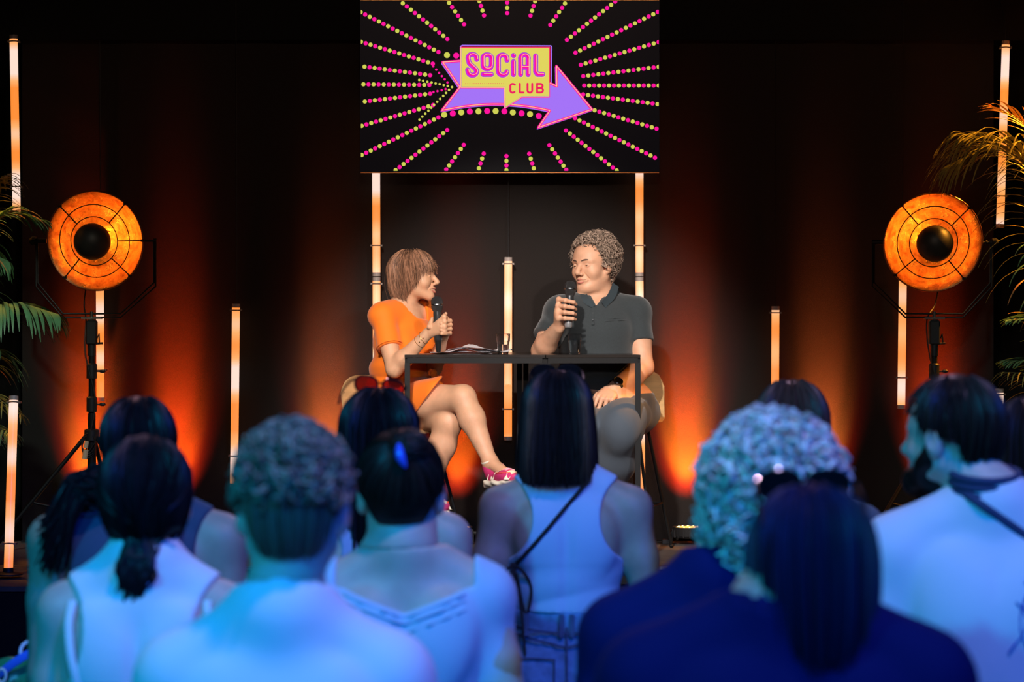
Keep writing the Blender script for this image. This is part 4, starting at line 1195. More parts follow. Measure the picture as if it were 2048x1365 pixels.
    def slv(S, E, fr):
        n = unit(E - S); p = S + (E - S) * fr
        # only near the arm
        def fn(X, Y, Z):
            t = (X - p[0]) * n[0] + (Y - p[1]) * n[1] + (Z - p[2]) * n[2]
            dx = X - S[0] - n[0] * (t + np.dot(p - S, n)); dy = Y - S[1] - n[1] * (t + np.dot(p - S, n)); dz = Z - S[2] - n[2] * (t + np.dot(p - S, n))
            rr = np.sqrt(dx * dx + dy * dy + dz * dz)
            return np.minimum(t, .072 - rr)
        return fn
    ncut = lambda X, Y, Z: np.minimum(.082 - np.sqrt(((X - nb[0] - .006) ** 2) * .62 + (Y - nb[1]) ** 2), Z - (nb[2] - .045 + (X - nb[0]) * -.18))
    hem = plane_cut(P(856, 797, 10.6), unit(A(.80, -.05, -.60)))
    # sleeves: a loose cuff round each upper arm
    sleeveR = [rc(Sr, Sr + (Er - Sr) * .62, .052, .056, .03)]; sleeveL = [rc(Sl, Sl + (El - Sl) * .58, .050, .052, .03)]
    body_d = torso + thigh
    f = Field(*bounds(body_d + sleeveR + sleeveL, .05), .0052).add(torso + thigh + [neck[1]]).off(.012).warp(folds)
    V1 = Field(f.lo, f.lo + (f.n - 1) * f.h, f.h); 
    for sl_, S, E, fr in ((sleeveR, Sr, Er, .60), (sleeveL, Sl, El, .58)):
        g = Field(f.lo, f.lo + (f.n - 1) * f.h, f.h); g.F = g.F[:f.F.shape[0], :f.F.shape[1], :f.F.shape[2]]; g.n = np.array(g.F.shape); 
        g.ax = [g.ax[i][:g.n[i]] for i in range(3)]
        g.add(sl_).warp(fold_fn(.0035, 24, 3, A(.2, 0, 1), 2)); g.cut(plane_cut(S + (E - S) * fr, E - S), .003)
        m3 = tuple(slice(0, k) for k in g.F.shape); f.F[m3] = smin(f.F[m3], g.F, .018)
    f.cut(ncut, .004); f.cut(hem, .005)
    V, F = f.mesh(); dress = mkobj('dress', V, F, org, root, base)
    # cuff seams, tie at the waist
    for S, E, fr, r_ in ((Sr, Er, .575, .0560),):
        n = unit(E - S); a, b = frame_of(n); mb = MB(); c = S + (E - S) * fr
        mb.tube([c + (a * math.cos(t) + b * math.sin(t)) * (r_ + .002) for t in np.linspace(0, 2 * PI, 33)[:-1]], .0022, 6, closed=True); mb.obj('sleeve_hem', org, dress, base)
    kn = P(867, 748, 10.58); mb = MB(); mb.sphere(kn, (.017, .014, .020), 12)
    mb.tube(crom([kn, kn + A(-.012, -.014, .020), kn + A(-.020, -.012, -.004), kn], 10), .007, 8, flat=.5)
    for dx, L_ in ((.045, .085), (.022, .095)):
        rows = []
        for i in range(9):
            q = i / 8; c = kn + A(dx * q, -.012 - .01 * q, -L_ * q); w_ = .008 + .016 * q
            rows.append([c + A(w_ * s_, .006 * math.sin(3 * s_ + i), .004 * s_) for s_ in np.linspace(-1, 1, 6)])
        grid_surf(mb, rows); grid_surf(mb, [[p + A(0, .003, 0) for p in r] for r in rows], flip=True)
    mb.obj('waist_tie', org, dress, base)
    # hair
    def zf(ph):
        a = abs(math.degrees(ph))
        if a < 40: return .040 - .016 * smoothstep(0, 40, a)
        if a < 82: return .024 - .070 * smoothstep(45, 82, a)
        if a < 115: return -.046 - .060 * smoothstep(82, 115, a)
        return -.100 - .012 * smoothstep(115, 150, a)
    fl = lambda ph: .02 + .12 * smoothstep(90, 150, abs(math.degrees(ph)))
    hull = (.088, .106, .098, .19); hc = (0, -.014, .036)
    mb = MB(); hair_shell(mb, hd, hull, hc, zf, 72, fl, 0, .97, .93)
    hair_strands(mb, hd, hull, hc, zf, 2400, .0014, .005, fl, 4, 3, 1.35, .09, .008, wave=.0042, wfreq=1.7, tip=.3)
    hair_strands(mb, hd, hull, hc, zf, 200, .0008, .012, fl, 14, 3, 1.5, .12, .010, wave=.006, wfreq=1.8, tip=.3)
    mb.obj('hair', H_LBR, root, base, sharp=80)
    # bracelets and ring
    gold = mat('gold', (.85, .55, .18), .25, 1.0); n = unit(Wr - Er); a, b = frame_of(n)
    for k, off in enumerate((-.028, -.052)):
        c = Wr + n * off; mb = MB(); mb.tube([c + (a * math.cos(t) + b * math.sin(t)) * (.0275 + .001 * k) + n * .006 * math.sin(t + k) for t in np.linspace(0, 2 * PI, 33)[:-1]], .0013, 6, closed=True)
        mb.sphere(c + A(0, -.0285, 0), .0032, 8); mb.obj('bracelet', gold, root, base)
    # sneakers
    for toe, heel, An, up in ((toe1, heel1, At, A(.25, -.45, 1)), (toe2, heel2, Ab, A(0, 0, 1))):
        sneaker(root, base, toe, heel, An, up)
    microphone(mt, mbm, 'black microphone with a tapering tail in the woman\'s two hands', True, True)
    return root

def sneaker(root, base, toe, heel, An, up, main=(.62, .03, .16), solec=(.78, .72, .58)):
    fd = unit(toe - heel); sd = unit(np.cross(fd, up)); n = unit(np.cross(sd, fd)); L = np.linalg.norm(toe - heel) + .07
    W = lambda x, y, z: heel + fd * (y - .035) + sd * x + n * z
    Rr = np.stack([sd, fd, n], axis=1)
    pink = mat('shoe_mesh_pink', main, .6, bump=.5, bscale=700); white = mat('shoe_white', solec, .6); orange = mat('shoe_orange', (.85, .10, .02), .5); dark = mat('shoe_dark', (.10, .02, .035), .6)
    up_pr = [el(W(0, L * .24, .018), (.038, L * .24, .040), .02, Rr), el(W(0, L * .66, .004), (.046, L * .34, .033), .02, Rr), rc(W(0, L * .22, .03), An - (An - heel) * .25, .040, .038, .02)]
    f = Field(*bounds(up_pr, .02), .003).add(up_pr); f.cut(plane_cut(W(0, 0, -.018), -n), .002)
    t = unit(An - heel); f.cut(plane_cut(An - n * .006, unit(n - fd * .25)), .002)
    V, F = f.mesh(); upo = mkobj('shoe_upper', V, F, pink, root, base)
    so = [el(W(0, L * .5, -.022), (.050, L * .53, .022), .02, Rr), el(W(0, L * .14, -.024), (.042, L * .17, .026), .02, Rr)]
    f = Field(*bounds(so, .02), .003).add(so); f.cut(plane_cut(W(0, 0, -.010), n), .004); f.cut(plane_cut(W(0, 0, -.042), -n), .004)
    f.warp(lambda X, Y, Z: .0022 * np.sin(((X - heel[0]) * fd[0] + (Y - heel[1]) * fd[1] + (Z - heel[2]) * fd[2]) * 70 + ((X) * n[0] + Y * n[1] + Z * n[2]) * 160))
    V, F = f.mesh(); mkobj('shoe_sole', V, F, white, root, base)
    def onto(x, y, lift=.002):
        # lift a point on to the top of the upper
        h = .04
        best = -.01
        for z in np.linspace(.09, -.02, 60):
            p = W(x, y, z); d = min(float(pr[0](p[0:1], p[1:2], p[2:3])[0]) for pr in up_pr)
            if d < 0: best = z; break
        return W(x, y, best + lift)
    mb = MB()
    for i in range(6):
        y = L * (.42 + .065 * i); w_ = .020
        mb.tube([onto(-w_, y), onto(-w_ * .3, y + .004, .004), onto(w_, y + .014)], .0028, 6); mb.tube([onto(w_, y), onto(0, y + .005, .005), onto(-w_, y + .014)], .0028, 6)
    for s_ in (-1, 1): mb.tube(crom([onto(0, L * .42, .008), onto(s_ * .014, L * .40, .016), onto(s_ * .022, L * .46, .012), onto(0, L * .42, .008)], 12), .0022, 6)
    mb.obj('laces', mat('shoe_lace', (.90, .38, .50), .6), upo, base)
    for i, y in enumerate((.30, .40, .52, .64)):
        for s_ in (-1, 1):
            mb = MB(); mb.tube([onto(s_ * .024, L * (y + .04), .001), onto(s_ * .036, L * (y + .0), .001), onto(s_ * .043, L * (y - .04), .002)], .0035, 6, flat=.6)
            mb.obj('side_stripe', white if i % 2 == 0 else dark, upo, base)
    def panel(name, pts, m_, lift=.0022):
        mb = MB(); n_ = 7; rows = [[onto(a_[0] + (b_[0] - a_[0]) * t, a_[1] + (b_[1] - a_[1]) * t, lift) for t in np.linspace(0, 1, n_)] for a_, b_ in pts]
        grid_surf(mb, rows); mb.obj(name, m_, upo, base)
    panel('toe_cap', [((-.040 + .0 * i, L * y), (.040, L * y)) for i, y in enumerate((.86, .90, .94, .97))], white)
    for s_ in (-1, 1):
        for y in (.34, .47, .60): panel('side_panel', [((s_ * .022, L * (y + .03)), (s_ * .042, L * (y - .03))), ((s_ * .022, L * (y + .085)), (s_ * .042, L * (y + .03)))], white, .0015)
    for s_ in (-1, 1):
        mb = MB(); mb.tube([onto(s_ * .040, L * .60, .001), onto(s_ * .036, L * .78, .001), onto(s_ * .018, L * .93, .002)], .0050, 6, flat=.6); mb.obj('side_flash', orange, upo, base)
    mb = MB(); c = An - n * .004; mb.tube([c + sd * .034 * math.cos(q) + fd * (.040 * math.sin(q)) + n * (.012 * abs(math.sin(q)) ** 2 * (1 if math.sin(q) > 0 else 1.6)) for q in np.linspace(0, 2 * PI, 29)[:-1]], .0055, 8, closed=True)
    mb.obj('shoe_collar', white, upo, base)

# ================= the seated man
def seated_man():
    base = A(P(1222, 0, 10.9)[0], 10.9, STZ); yaw = math.radians(170); R = rotz(yaw); rt = R @ A(1, 0, 0); fw = R @ A(0, 1, 0)
    hd = Head(P(1186, 531, 10.84), math.radians(140), math.radians(-2), math.radians(2), 1.06)
    pel = P(1222, 812, 10.92); bel = P(1197, 735, 10.86); che = P(1193, 668, 10.84); nb = P(1199, 598, 10.87)
    Sr = P(1121, 626, 10.78); Sl = P(1271, 626, 10.88); Er = P(1083, 702, 10.66); Wr = P(1117, 655, 10.50)
    El = P(1287, 735, 10.80); Wl = P(1226, 778, 10.62)
    mt, mbm = P(1141, 562, 10.47), P(1136.5, 656, 10.45); ax = unit(mt - mbm); gc = P(1139, 619, 10.462)
    torso = [el(pel, (.185, .140, .115), .06, R), el(bel, (.165, .150, .125), .07, R), el(che, (.165, .120, .130), .06, R),
             rc(Sr, Sl, .058, .058, .05), rc(nb - A(0, 0, .01), Sr, .048, .052, .04), rc(nb - A(0, 0, .01), Sl, .048, .052, .04)]
    neck = [rc(hd.T(0, -.015, -.05), nb, .062, .066, .03), rc(nb, nb - A(0, 0, .05), .064, .085, .03)]
    uR = arm(Sr, Er, Wr, .058, .043, .029); uL = arm(Sl, El, Wl, .058, .044, .029)
    u = A(1, 0, 0); v = unit(np.cross(u, ax)); v = v if v[1] < 0 else -v
    hR = hand_grip(gc, ax, Wr, [168, 118, 62, 18], u, v, r=.0180, s=1.04, th=[(215, -.004, .018), (262, .012, .013), (310, .032, .0105)], span=.080)
    # left hand resting on the thigh, fingers curled under
    Fd = unit(P(1197, 812, 10.50) - Wl); N = unit(np.cross(Fd, A(0.15, -.9, .45))); N = unit(A(-.1, .35, -.9) - Fd * np.dot(A(-.1, .35, -.9), Fd)); Tm = unit(np.cross(N, Fd)); Tm = Tm if Tm[1] > 0 or Tm[2] > 0 else -Tm
    hL = hand_relaxed(Wl, Fd, N, Tm if Tm[0] < 0 else -Tm, 1.04, 1.15, .0095)
    Hl = P(1255, 815, 10.90); Kl = P(1243, 852, 10.44); Al = P(1222, 985, 10.72); Hr = P(1190, 815, 10.92); Kr = P(1146, 850, 10.44); Ar = P(1162, 990, 10.74)
    legL = [rc(Hl, Kl, .106, .066, .09), rc(Kl - A(0, -.01, .0), Kl + (Al - Kl) * .5 - A(0, .02, 0), .066, .070, .10), rc(Kl + (Al - Kl) * .5 - A(0, .02, 0), Al, .069, .048, .05)]
    legR = [rc(Hr, Kr, .094, .074, .06), rc(Kr, Kr + (Ar - Kr) * .45, .072, .060, .06), rc(Kr + (Ar - Kr) * .45, Ar, .060, .040, .04)]
    headp = hd.prims(smile=.35, jowl=1.0)
    feet = []
    for An in (Al, Ar): feet += [rc(An, An + A(0, .03, -.06), .038, .034, .02), rc(An, An + A(-.01, -.16, -.075), .038, .026, .02)]
    c0 = nb - A(0, 0, .042); nz = A(0, 0, 1.0); parts = []
    parts += head_parts(hd, headp + neck + torso[2:6], c0, nz)
    f = Field(*bounds(hR, .02), .0023).add(uR[2:] + hR); parts.append(f.mesh())
    f = Field(*bounds(hL, .02), .0023).add(uL[2:] + hL); parts.append(f.mesh())
    allb = torso + neck + uR + uL + legL + legR + feet
    f = Field(*bounds(allb, .02), .0068).add(torso + neck + headp[:2] + uR + uL + legL + legR + feet); f.cut(plane_cut(c0 + nz * .007, nz), .0005); parts.append(f.mesh())
    V, F = join(parts)
    root = mkobj('person', V, F, skin_m, None, base); tag(root, 'seated man in a dark grey polo shirt speaking into a microphone', 'person')
    head_extras(root, base, hd, (.08, .05, .03), mat('brow_dark', (.09, .05, .035), .8), (.58, .20, .16), .35, False)
    polo = mat('grey_polo', (.030, .039, .044), .85, bump=.3, bscale=900, var=.12, vscale=160, sheen=.3)
    # polo shirt
    sl = []
    f = Field(*bounds(torso + uR[:2] + uL[:2], .06), .0058).add(torso).off(.013)
    wf = fold_fn(.006, 15, 21, A(1, 0, .35), 2.2); uf = fold_fn(.0035, 14, 22, A(.3, 0, 1), 2.0)
    f.warp(lambda X, Y, Z: wf(X, Y, Z) * np.clip((bel[2] + .05 - Z) / .12, 0, 1) + uf(X, Y, Z) * np.clip((Z - bel[2] + .05) / .12, 0, 1))
    for S, E, fr in ((Sr, Er, .68), (Sl, El, .55)):
        g = Field(f.lo, f.lo + (f.n - 1) * f.h, f.h); k = np.minimum(g.F.shape, f.F.shape); g.F = g.F[:k[0], :k[1], :k[2]]; g.n = k; g.ax = [g.ax[i][:k[i]] for i in range(3)]
        g.add([rc(S, S + (E - S) * fr, .066, .066, .03)]).warp(fold_fn(.004, 18, 6, unit(E - S) + A(.3, 0, 0), 2)); g.cut(plane_cut(S + (E - S) * fr, E - S), .003)
        f.F[:k[0], :k[1], :k[2]] = smin(f.F[:k[0], :k[1], :k[2]], g.F, .022)
    # V opening
    vt = P(1193, 612, 10.72)
    f.cut(lambda X, Y, Z: np.minimum(.074 - np.sqrt((X - nb[0]) ** 2 + (Y - nb[1]) ** 2), Z - (nb[2] - .028)), .004)
    def vcut(X, Y, Z):
        return np.minimum(np.minimum((Z - vt[2]) * .62 - np.abs(X - vt[0] - (Z - vt[2]) * .12), nb[1] + .02 - Y), .2 + 0 * X)
    f.cut(vcut, .003); f.cut(lambda X, Y, Z: (pel[2] + .012) - Z + .10 * np.clip((Y - 10.9), 0, 1), .006)
    V, F = f.mesh(); shirt = mkobj('polo_shirt', V, F, polo, root, base)
    # collar
    mb = MB(); rows = []
    for t in np.linspace(-150, 150, 41):
        q = math.radians(t); cx, cy = nb[0], nb[1]; ang = q + PI / 2      # 0 = behind the neck
        rr = .072; x = cx + rr * math.cos(ang); y = cy + rr * math.sin(ang) * .95; front = smoothstep(95, 150, abs(t)); z = nb[2] + .046 - .050 * front
        x += -.004 * front; w_ = .030 + .018 * front
        o = A(math.cos(ang), math.sin(ang), 0)
        rows.append([A(x, y, z - .006), A(x, y, z + .006) + o * .001, A(x, y, z + .010) + o * .006, A(x, y, z + .002) + o * .012, A(x, y, z - w_) + o * (.024 + .006 * front)])
    grid_surf(mb, rows); grid_surf(mb, [[p - A(0, 0, .003) - unit(p - nb) * .002 for p in r] for r in rows], flip=True); mb.obj('collar', mat('polo_collar', (.030, .045, .055), .8, bump=.3, bscale=900), shirt, base, sharp=70)
    # placket, buttons and chest pocket follow the shirt front
    def front(px, py, lift=.003):
        # march from the camera to the shirt
        for d in np.linspace(10.5, 10.95, 260):
            p = P(px, py, d); ii = np.round((p - f.lo) / f.h).astype(int)
            if np.all(ii >= 0) and np.all(ii < f.n) and f.F[tuple(ii)] < 0: return P(px, py, d - lift)
        return P(px, py, 10.7)
    def front_d(px, py):
        for d in np.linspace(10.5, 10.95, 260):
            q_ = P(px, py, d); ii = np.round((q_ - f.lo) / f.h).astype(int)
            if np.all(ii >= 0) and np.all(ii < f.n) and f.F[tuple(ii)] < 0: return d
        return 99
    for inn, ou in (([(1171, 584), (1180, 598), (1190, 611)], [(1160, 590), (1168, 606), (1184, 616)]), ([(1226, 566), (1216, 588), (1203, 604)], [(1238, 574), (1230, 596), (1211, 616)])):
        rows = []; db = front_d(1191, 613)
        ci = crom([A(*q, 0) for q in inn], 9); co_ = crom([A(*q, 0) for q in ou], 9)
        for i in range(9):
            row = []
            for t in np.linspace(0, 1, 5):
                u_ = ci[i] * (1 - t) + co_[i] * t; dl = 10.815 + (db - .010 - 10.815) * (i / 8); row.append(P(u_[0], u_[1], min(dl + .010 * t, front_d(u_[0], u_[1]) - (.012 - .009 * t))))
            rows.append(row)
        mb = MB(); grid_surf(mb, rows); grid_surf(mb, [[q + A(0, .003, 0) for q in r] for r in rows], flip=True); mb.obj('collar_flap', mat('polo_collar', (.020, .030, .036), .8, bump=.3, bscale=900), shirt, base, sharp=70)
    mb = MB(); grid_surf(mb, [[front(1187 + k * 3.2 + (y - 612) * -.03, y, .0035) for y in np.linspace(614, 650, 8)] for k in (-1.0, 0, 1.0)]); mb.obj('placket', polo, shirt, base)
    for y in (628, 641):
        mb = MB(); mb.lathe([(.0045, 0), (.0045, .002), (.001, .0024)], front(1186, y, .004), (0, -1, 0), 12); mb.obj('button', mat('shirt_button', (.02, .025, .03), .3), shirt, base)
    mb = MB(); mb.tube([front(x, 643 - (x - 1210) * .07, .001) for x in np.linspace(1209, 1253, 10)], .0022, 6); mb.tube([front(x, 639 - (x - 1210) * .07, .001) for x in np.linspace(1209, 1253, 10)], .0014, 6); mb.obj('chest_pocket', polo, shirt, base)
    # trousers
    tr = mat('slate_trousers', (.062, .082, .110), .8, bump=.3, bscale=700, sheen=.15)
    cloth(root, base, 'trousers', [torso[0]] + legL + legR, .012, .0068, [plane_cut(pel + A(0, 0, .060), (0, 0, 1)), lambda X, Y, Z: (Al[2] - .005) - Z], tr,
          fold_fn(.010, 26, 31, A(1, .1, .3), 2.8))
    for An in (Al, Ar):
        pr = [el(An + A(-.005, -.055, -.082), (.046, .135, .036), .02), el(An + A(0, .0, -.045), (.042, .055, .045), .02)]
        cloth(root, base, 'shoe', pr, .004, .005, [lambda X, Y, Z: Z - (An[2] + .0)], mat('dark_shoe', (.02, .02, .022), .5))
    # hair: receding wavy curls
    def zf(ph):
        a = abs(math.degrees(ph))
        if a < 40: return .090
        if a < 76: return .090 - .088 * smoothstep(40, 76, a)
        if a < 110: return -.002 - .05 * smoothstep(95, 110, a)
        return -.052 - .050 * smoothstep(110, 140, a)
    hull = (.086, .106, .098, .14); hc = (0, -.016, .034)
    mb = MB(); hair_shell(mb, hd, hull, hc, zf, 72, 0, 0, .97, .93)
    def mask(ph, th, d):
        a = abs(math.degrees(ph)); z = hc[2] + hull[2] * d[2]
        return z > zf(ph) - .004
    hair_curls(mb, hd, hull[:3], hc, 1900, mask, .0115, .0015, 8, 3, .8, .12, .012)
    hair_curls(mb, hd, (.088, .114, .100), hc, 1200, lambda ph, th, d: mask(ph, th, d) and abs(math.degrees(ph)) > 70, 0.015, .0015, 9, 3, .9, .16, .014)
    hair_strands(mb, hd, (.085, .106, .096, .14), hc, zf, 90, .0015, .004, .0, 5, 3, 1.3, .05, .006, wave=.006, wfreq=2.2, mask=lambda ph: abs(math.degrees(ph)) > 105)
    mb.obj('hair', H_GRY, root, base, sharp=80)
    # watch
    n = unit(Wl - El); c = Wl - n * .022; a = unit(A(-.25, -1, .25) - n * np.dot(A(-.25, -1, .25), n)); b = np.cross(n, a)
    mb = MB(); mb.tube([c + a * .031 * math.cos(t) + b * .034 * math.sin(t) for t in np.linspace(0, 2 * PI, 41)[:-1]], .011, 8, closed=True, flat=1) if False else None
    ring = []
    for t in np.linspace(0, 2 * PI, 41)[:-1]:
        o_ = a * .0315 * math.cos(t) + b * .0345 * math.sin(t); e = unit(o_)
        ring.append([c + o_ - n * .010, c + o_ + e * .0025 - n * .008, c + o_ + e * .0025 + n * .008, c + o_ + n * .010])
    mb = MB(); grid_surf(mb, ring, closed_u=True); wt = mb.obj('watch_strap', mat('watch_strap', (.012, .012, .012), .5), root, base)
    mb = MB(); mb.cm = 0; mb.lathe([(.001, 0), (.021, 0), (.0225, .003), (.0225, .008), (.0205, .0105), (.0185, .0100)], c + a * .030, a, 32); mb.cm = 1; mb.lathe([(.0185, .0100), (.001, .0102)], c + a * .030, a, 32)
    mb.box((-.003, -.003, .003), (.003, .003, .008), c=c + a * .030 + n * .024)
    mb.obj('watch_case', [mat('watch_case', (.10, .10, .11), .25, .9), mat('watch_face', (.006, .006, .008), .08)], root, base)
    microphone(mt, mbm, 'black microphone with a pale tail end in the man\'s raised hand', True, False)
    return root

# ================= the audience, seen from behind
class Stand:
    def __init__(s, px, top, d, sh=.17, fem=True, yaw=0.0, hyaw=0.0, hpitch=0.0, hroll=0.0, hs=1.0, hx=0.0, hy=0.0, fat=1.0, raise_l=0.0, raise_r=0.0, lean=0.0, hz=0.0, up=.02, ao=.05):
        Hh0 = P(0, top, d)[2] - .012; s.H = Hh0 + up; s.base = A(P(px, 0, d)[0], d, 0); s.R = rotz(math.radians(yaw)); s.k = s.H / 1.62; s.fem = fem; s.sh = sh; s.lean = lean
        H, k, B = s.H, s.k, s.B
        s.hd = Head(B(hx, .015 + hy, Hh0 - .112 * hs + hz), math.radians(yaw + hyaw), math.radians(hpitch), math.radians(hroll), hs, fem)
        zs = H - .368 * k; s.zs = zs
        s.nb = B(0, -.012, H - .262 * k); fr = fat
        w = 1.0 if fem else 1.14
        c, R = [], s.R
        s.torso = [el(B(0, 0, H - .475 * k), (.146 * w * fr, .098 * w * fr, .165 * k), .05, R), el(B(0, .0, H - .625 * k), (.122 * w * fr, .090 * w * fr, .14 * k), .06, R),
                   el(B(0, -.005, H - .79 * k), (.162 * fr * (1 if fem else .98), .112 * fr, .125 * k), .06, R)]
        for q in (-1, 1):
            zq = zs + (raise_l if q < 0 else raise_r)
            s.torso += [rc(B(q * .02, -.012, H - .275 * k), B(q * (sh - .005), -.002, zq + .012), .043 * w, .044 * w, .045),
                        rc(B(q * .06, 0, zs - .08), B(q * (sh - .01), 0, zq - .01), .07 * w, .046 * w, .05),
                        el(B(q * .075, -.070, H - .43 * k), (.050, .026, .075), .04, R), el(B(q * .074, -.052, H - .835 * k), (.088 * fr, .078 * fr, .092), .04, R)]
        s.torso.append(rc(B(0, -.108 * w * fr, H - .36 * k), B(0, -.108 * fr * w, H - .66 * k), .008, .008, .035, op='s'))
        s.neck = [rc(s.hd.T(0, -.022, -.045), s.nb, .049 * w * hs, .052 * w, .03), rc(s.nb, B(0, -.002, H - .33 * k), .055 * w, .07, .04)]
        s.arms = {}; s.J = {}
        for q in (-1, 1):
            zq = zs + (raise_l if q < 0 else raise_r)
            S = B(q * sh, 0, zq); E = B(q * (sh + ao), -.018, zq - .285 * k); W = B(q * (sh + ao - .005), .085, zq - .50 * k)
            s.J[q] = (S, E, W); aw = (1.0 if fem else 1.16) * (fr ** .5)
            s.arms[q] = arm(S, E, W, .048 * aw, .037 * aw, .025 * aw)
            s.arms[q] += hand_relaxed(W, A(0, 0, -1) + s.R @ A(0, .25, 0), s.R @ A(-q, .1, 0), s.R @ A(0, 1, .1), .95 if fem else 1.05, .5)
        s.legs = []; s.An = {}
        for q in (-1, 1):
            Hh = B(q * .085, -.002, H - .885 * k); K = B(q * .09, .012, .285 * H); An = B(q * .095, -.02, .055 * H); s.An[q] = An
            s.legs += leg(Hh, K, An, .088 * fr, .058, .038, .04, 1.08, s.R @ A(0, -.02, 0)); s.legs += [rc(An, B(q * .10, .13, .03), .036, .026, .02), rc(An, B(q * .095, -.04, .035), .036, .030, .02)]
    def B(s, x, y, z):
        ln = s.lean * max(0, z - .9)
        return s.base + s.R @ A(x + ln, y, 0) + A(0, 0, z)
    def loc(s, X, Y, Z):
        dx = X - s.base[0]; dy = Y - s.base[1]
        return dx * s.R[0, 0] + dy * s.R[1, 0] - s.lean * np.maximum(0, Z - .9), dx * s.R[0, 1] + dy * s.R[1, 1], Z
    def build(s, label, sk, group=None, bare=False):
        hp = s.hd.prims(detail=True, smile=0); c0 = s.hd.T(0, -.02, -.10); parts = []
        f = Field(s.hd.C - .165, s.hd.C + .165, .0042).add(hp + s.neck + [p for p in s.torso if p[4] == 'u'][3:5]); f.cut(plane_cut(c0, (0, 0, -1)), .0005); parts.append(f.mesh())
        body = s.torso + s.neck + s.arms[-1] + s.arms[1] + s.legs
        f = Field(*bounds(body, .02), .0095).add(s.torso + s.neck + hp[:3] + s.arms[-1] + s.arms[1] + s.legs); f.cut(plane_cut(c0 + A(0, 0, .004), (0, 0, 1)), .0005)
        parts.append(f.mesh()); V, F = join(parts)
        s.root = mkobj('person', V, F, sk, None, s.base); tag(s.root, label, 'person', group)
        brow = mat('brow_dark', (.09, .05, .035), .8)
        s.face(); return s.root
    def face(s):
        hd = s.hd
        white = mat('eye_white', (.75, .70, .66), .25); ir = mat('iris_79', (.08, .05, .03), .2)
        for q in (-1, 1):
            mb = MB(); c = hd.T(q * .031, .0735, -.0005); g = unit(hd.R @ A(0, 1, 0)); mb.cm = 0; mb.sphere(c, .0118 * hd.s, 12); mb.cm = 1; mb.lathe([(.0056 * hd.s, .0107 * hd.s), (.0001, .0121 * hd.s)], c, g, 10)
            mb.obj('eye', [white, ir], s.root, s.base)
    def trousers(s, m, top=.70, t=.010, name='trousers'):
        z1 = s.H - top * s.k
        return cloth(s.root, s.base, name, [p for p in s.torso if p[4] == 'u'][:3] + [p for p in s.torso if p[4] == 'u'][6:7] + [p for p in s.torso if p[4] == 'u'][-1:] + s.legs, t, .010,
              [lambda X, Y, Z: Z - z1 + 0 * X, lambda X, Y, Z: .075 - Z + 0 * X], m, fold_fn(.005, 22, 41, A(1, 0, .2), 2))
    def shoes(s, m):
        for q in (-1, 1):
            An = s.An[q]; pr = [el(s.B(q * .098, .045, .032), (.046, .135, .036), .02, s.R), el(s.B(q * .095, -.02, .055), (.042, .055, .045), .02, s.R)]
            cloth(s.root, s.base, 'shoe', pr, .003, .007, [lambda X, Y, Z: .004 - Z + 0 * X], m)
    def tank(s, m, name='tank_top', hx=.205, hz=.39, rx=.115, rz=.125, rn=.075, zn=.30, bottom=.66, t=.007, folds=None, cuts=(), h=.0065):
        k, H = s.k, s.H
        def hole(X, Y, Z):
            x, y, z = s.loc(X, Y, Z); a = (np.abs(x) - hx) / rx; b = (z - (H - hz * k)) / rz
            inn = 1 - np.sqrt(a * a + b * b); out = (np.abs(x) - hx) * 1.0 + 0 * z
            return np.maximum(inn * min(rx, rz), np.where(z > H - (hz + .02) * k, out, -1))
        def neckc(X, Y, Z):
            x, y, z = s.loc(X, Y, Z); return np.minimum(rn - np.sqrt(x * x + (y - .01) ** 2), z - (H - zn * k))
        return cloth(s.root, s.base, name, s.torso + [s.neck[1]], t, h, [hole, neckc, lambda X, Y, Z: (H - bottom * k) - Z + 0 * X] + list(cuts), m, folds)
    def tee(s, m, name='t_shirt', fr=.62, rn=.070, zn=.285, bottom=.86, t=.014, seed=3, amp=.006, loose=.0, h=.0075, sleeve=.062, extra=None):
        k, H = s.k, s.H; w = 1.0 if s.fem else 1.14
        pr = list(s.torso) + [s.neck[1]]
        if loose: pr.append(rc(s.B(0, 0, H - .5 * k), s.B(0, 0, H - .84 * k), .13 * w + loose, .125 * w + loose, .06, (s.R @ A(0, 1, 0), 1.4)))
        slv = [rc(s.J[q][0], s.J[q][0] + (s.J[q][1] - s.J[q][0]) * fr * 1.05, sleeve * w, sleeve * w, .03) for q in (-1, 1)]
        f = Field(*bounds(pr + slv, .05), h).add(pr).off(t)
        a = fold_fn(amp, 16, seed, A(1, 0, .5), 2.2); b = fold_fn(amp * .6, 13, seed + 1, A(-.5, 0, 1), 2)
        zc = H - .45 * k
        f.warp(lambda X, Y, Z: a(X, Y, Z) * np.clip((zc + .05 - Z) / .2, 0, 1) + b(X, Y, Z) * np.clip((Z - zc + .15) / .2, 0, 1))
        for q, sl in ((-1, slv[0]), (1, slv[1])):
            S, E, _ = s.J[q]
            g = Field(f.lo, f.lo + (f.n - 1) * f.h, f.h); kk = np.minimum(g.F.shape, f.F.shape); g.F = g.F[:kk[0], :kk[1], :kk[2]]; g.n = kk; g.ax = [g.ax[i][:kk[i]] for i in range(3)]
            g.add([sl]).warp(fold_fn(.004, 20, seed + 5, A(.6, 0, 1), 2)); g.cut(plane_cut(S + (E - S) * fr, E - S), .003)
            f.F[:kk[0], :kk[1], :kk[2]] = smin(f.F[:kk[0], :kk[1], :kk[2]], g.F, .030)
        def neckc(X, Y, Z):
            x, y, z = s.loc(X, Y, Z); return np.minimum(rn - np.sqrt(x * x + (y - .005) ** 2), z - (H - zn * k))
        f.cut(neckc, .004); f.cut(lambda X, Y, Z: (H - bottom * k) - Z + 0 * X, .004)
        V, F = f.mesh(); s.f = f
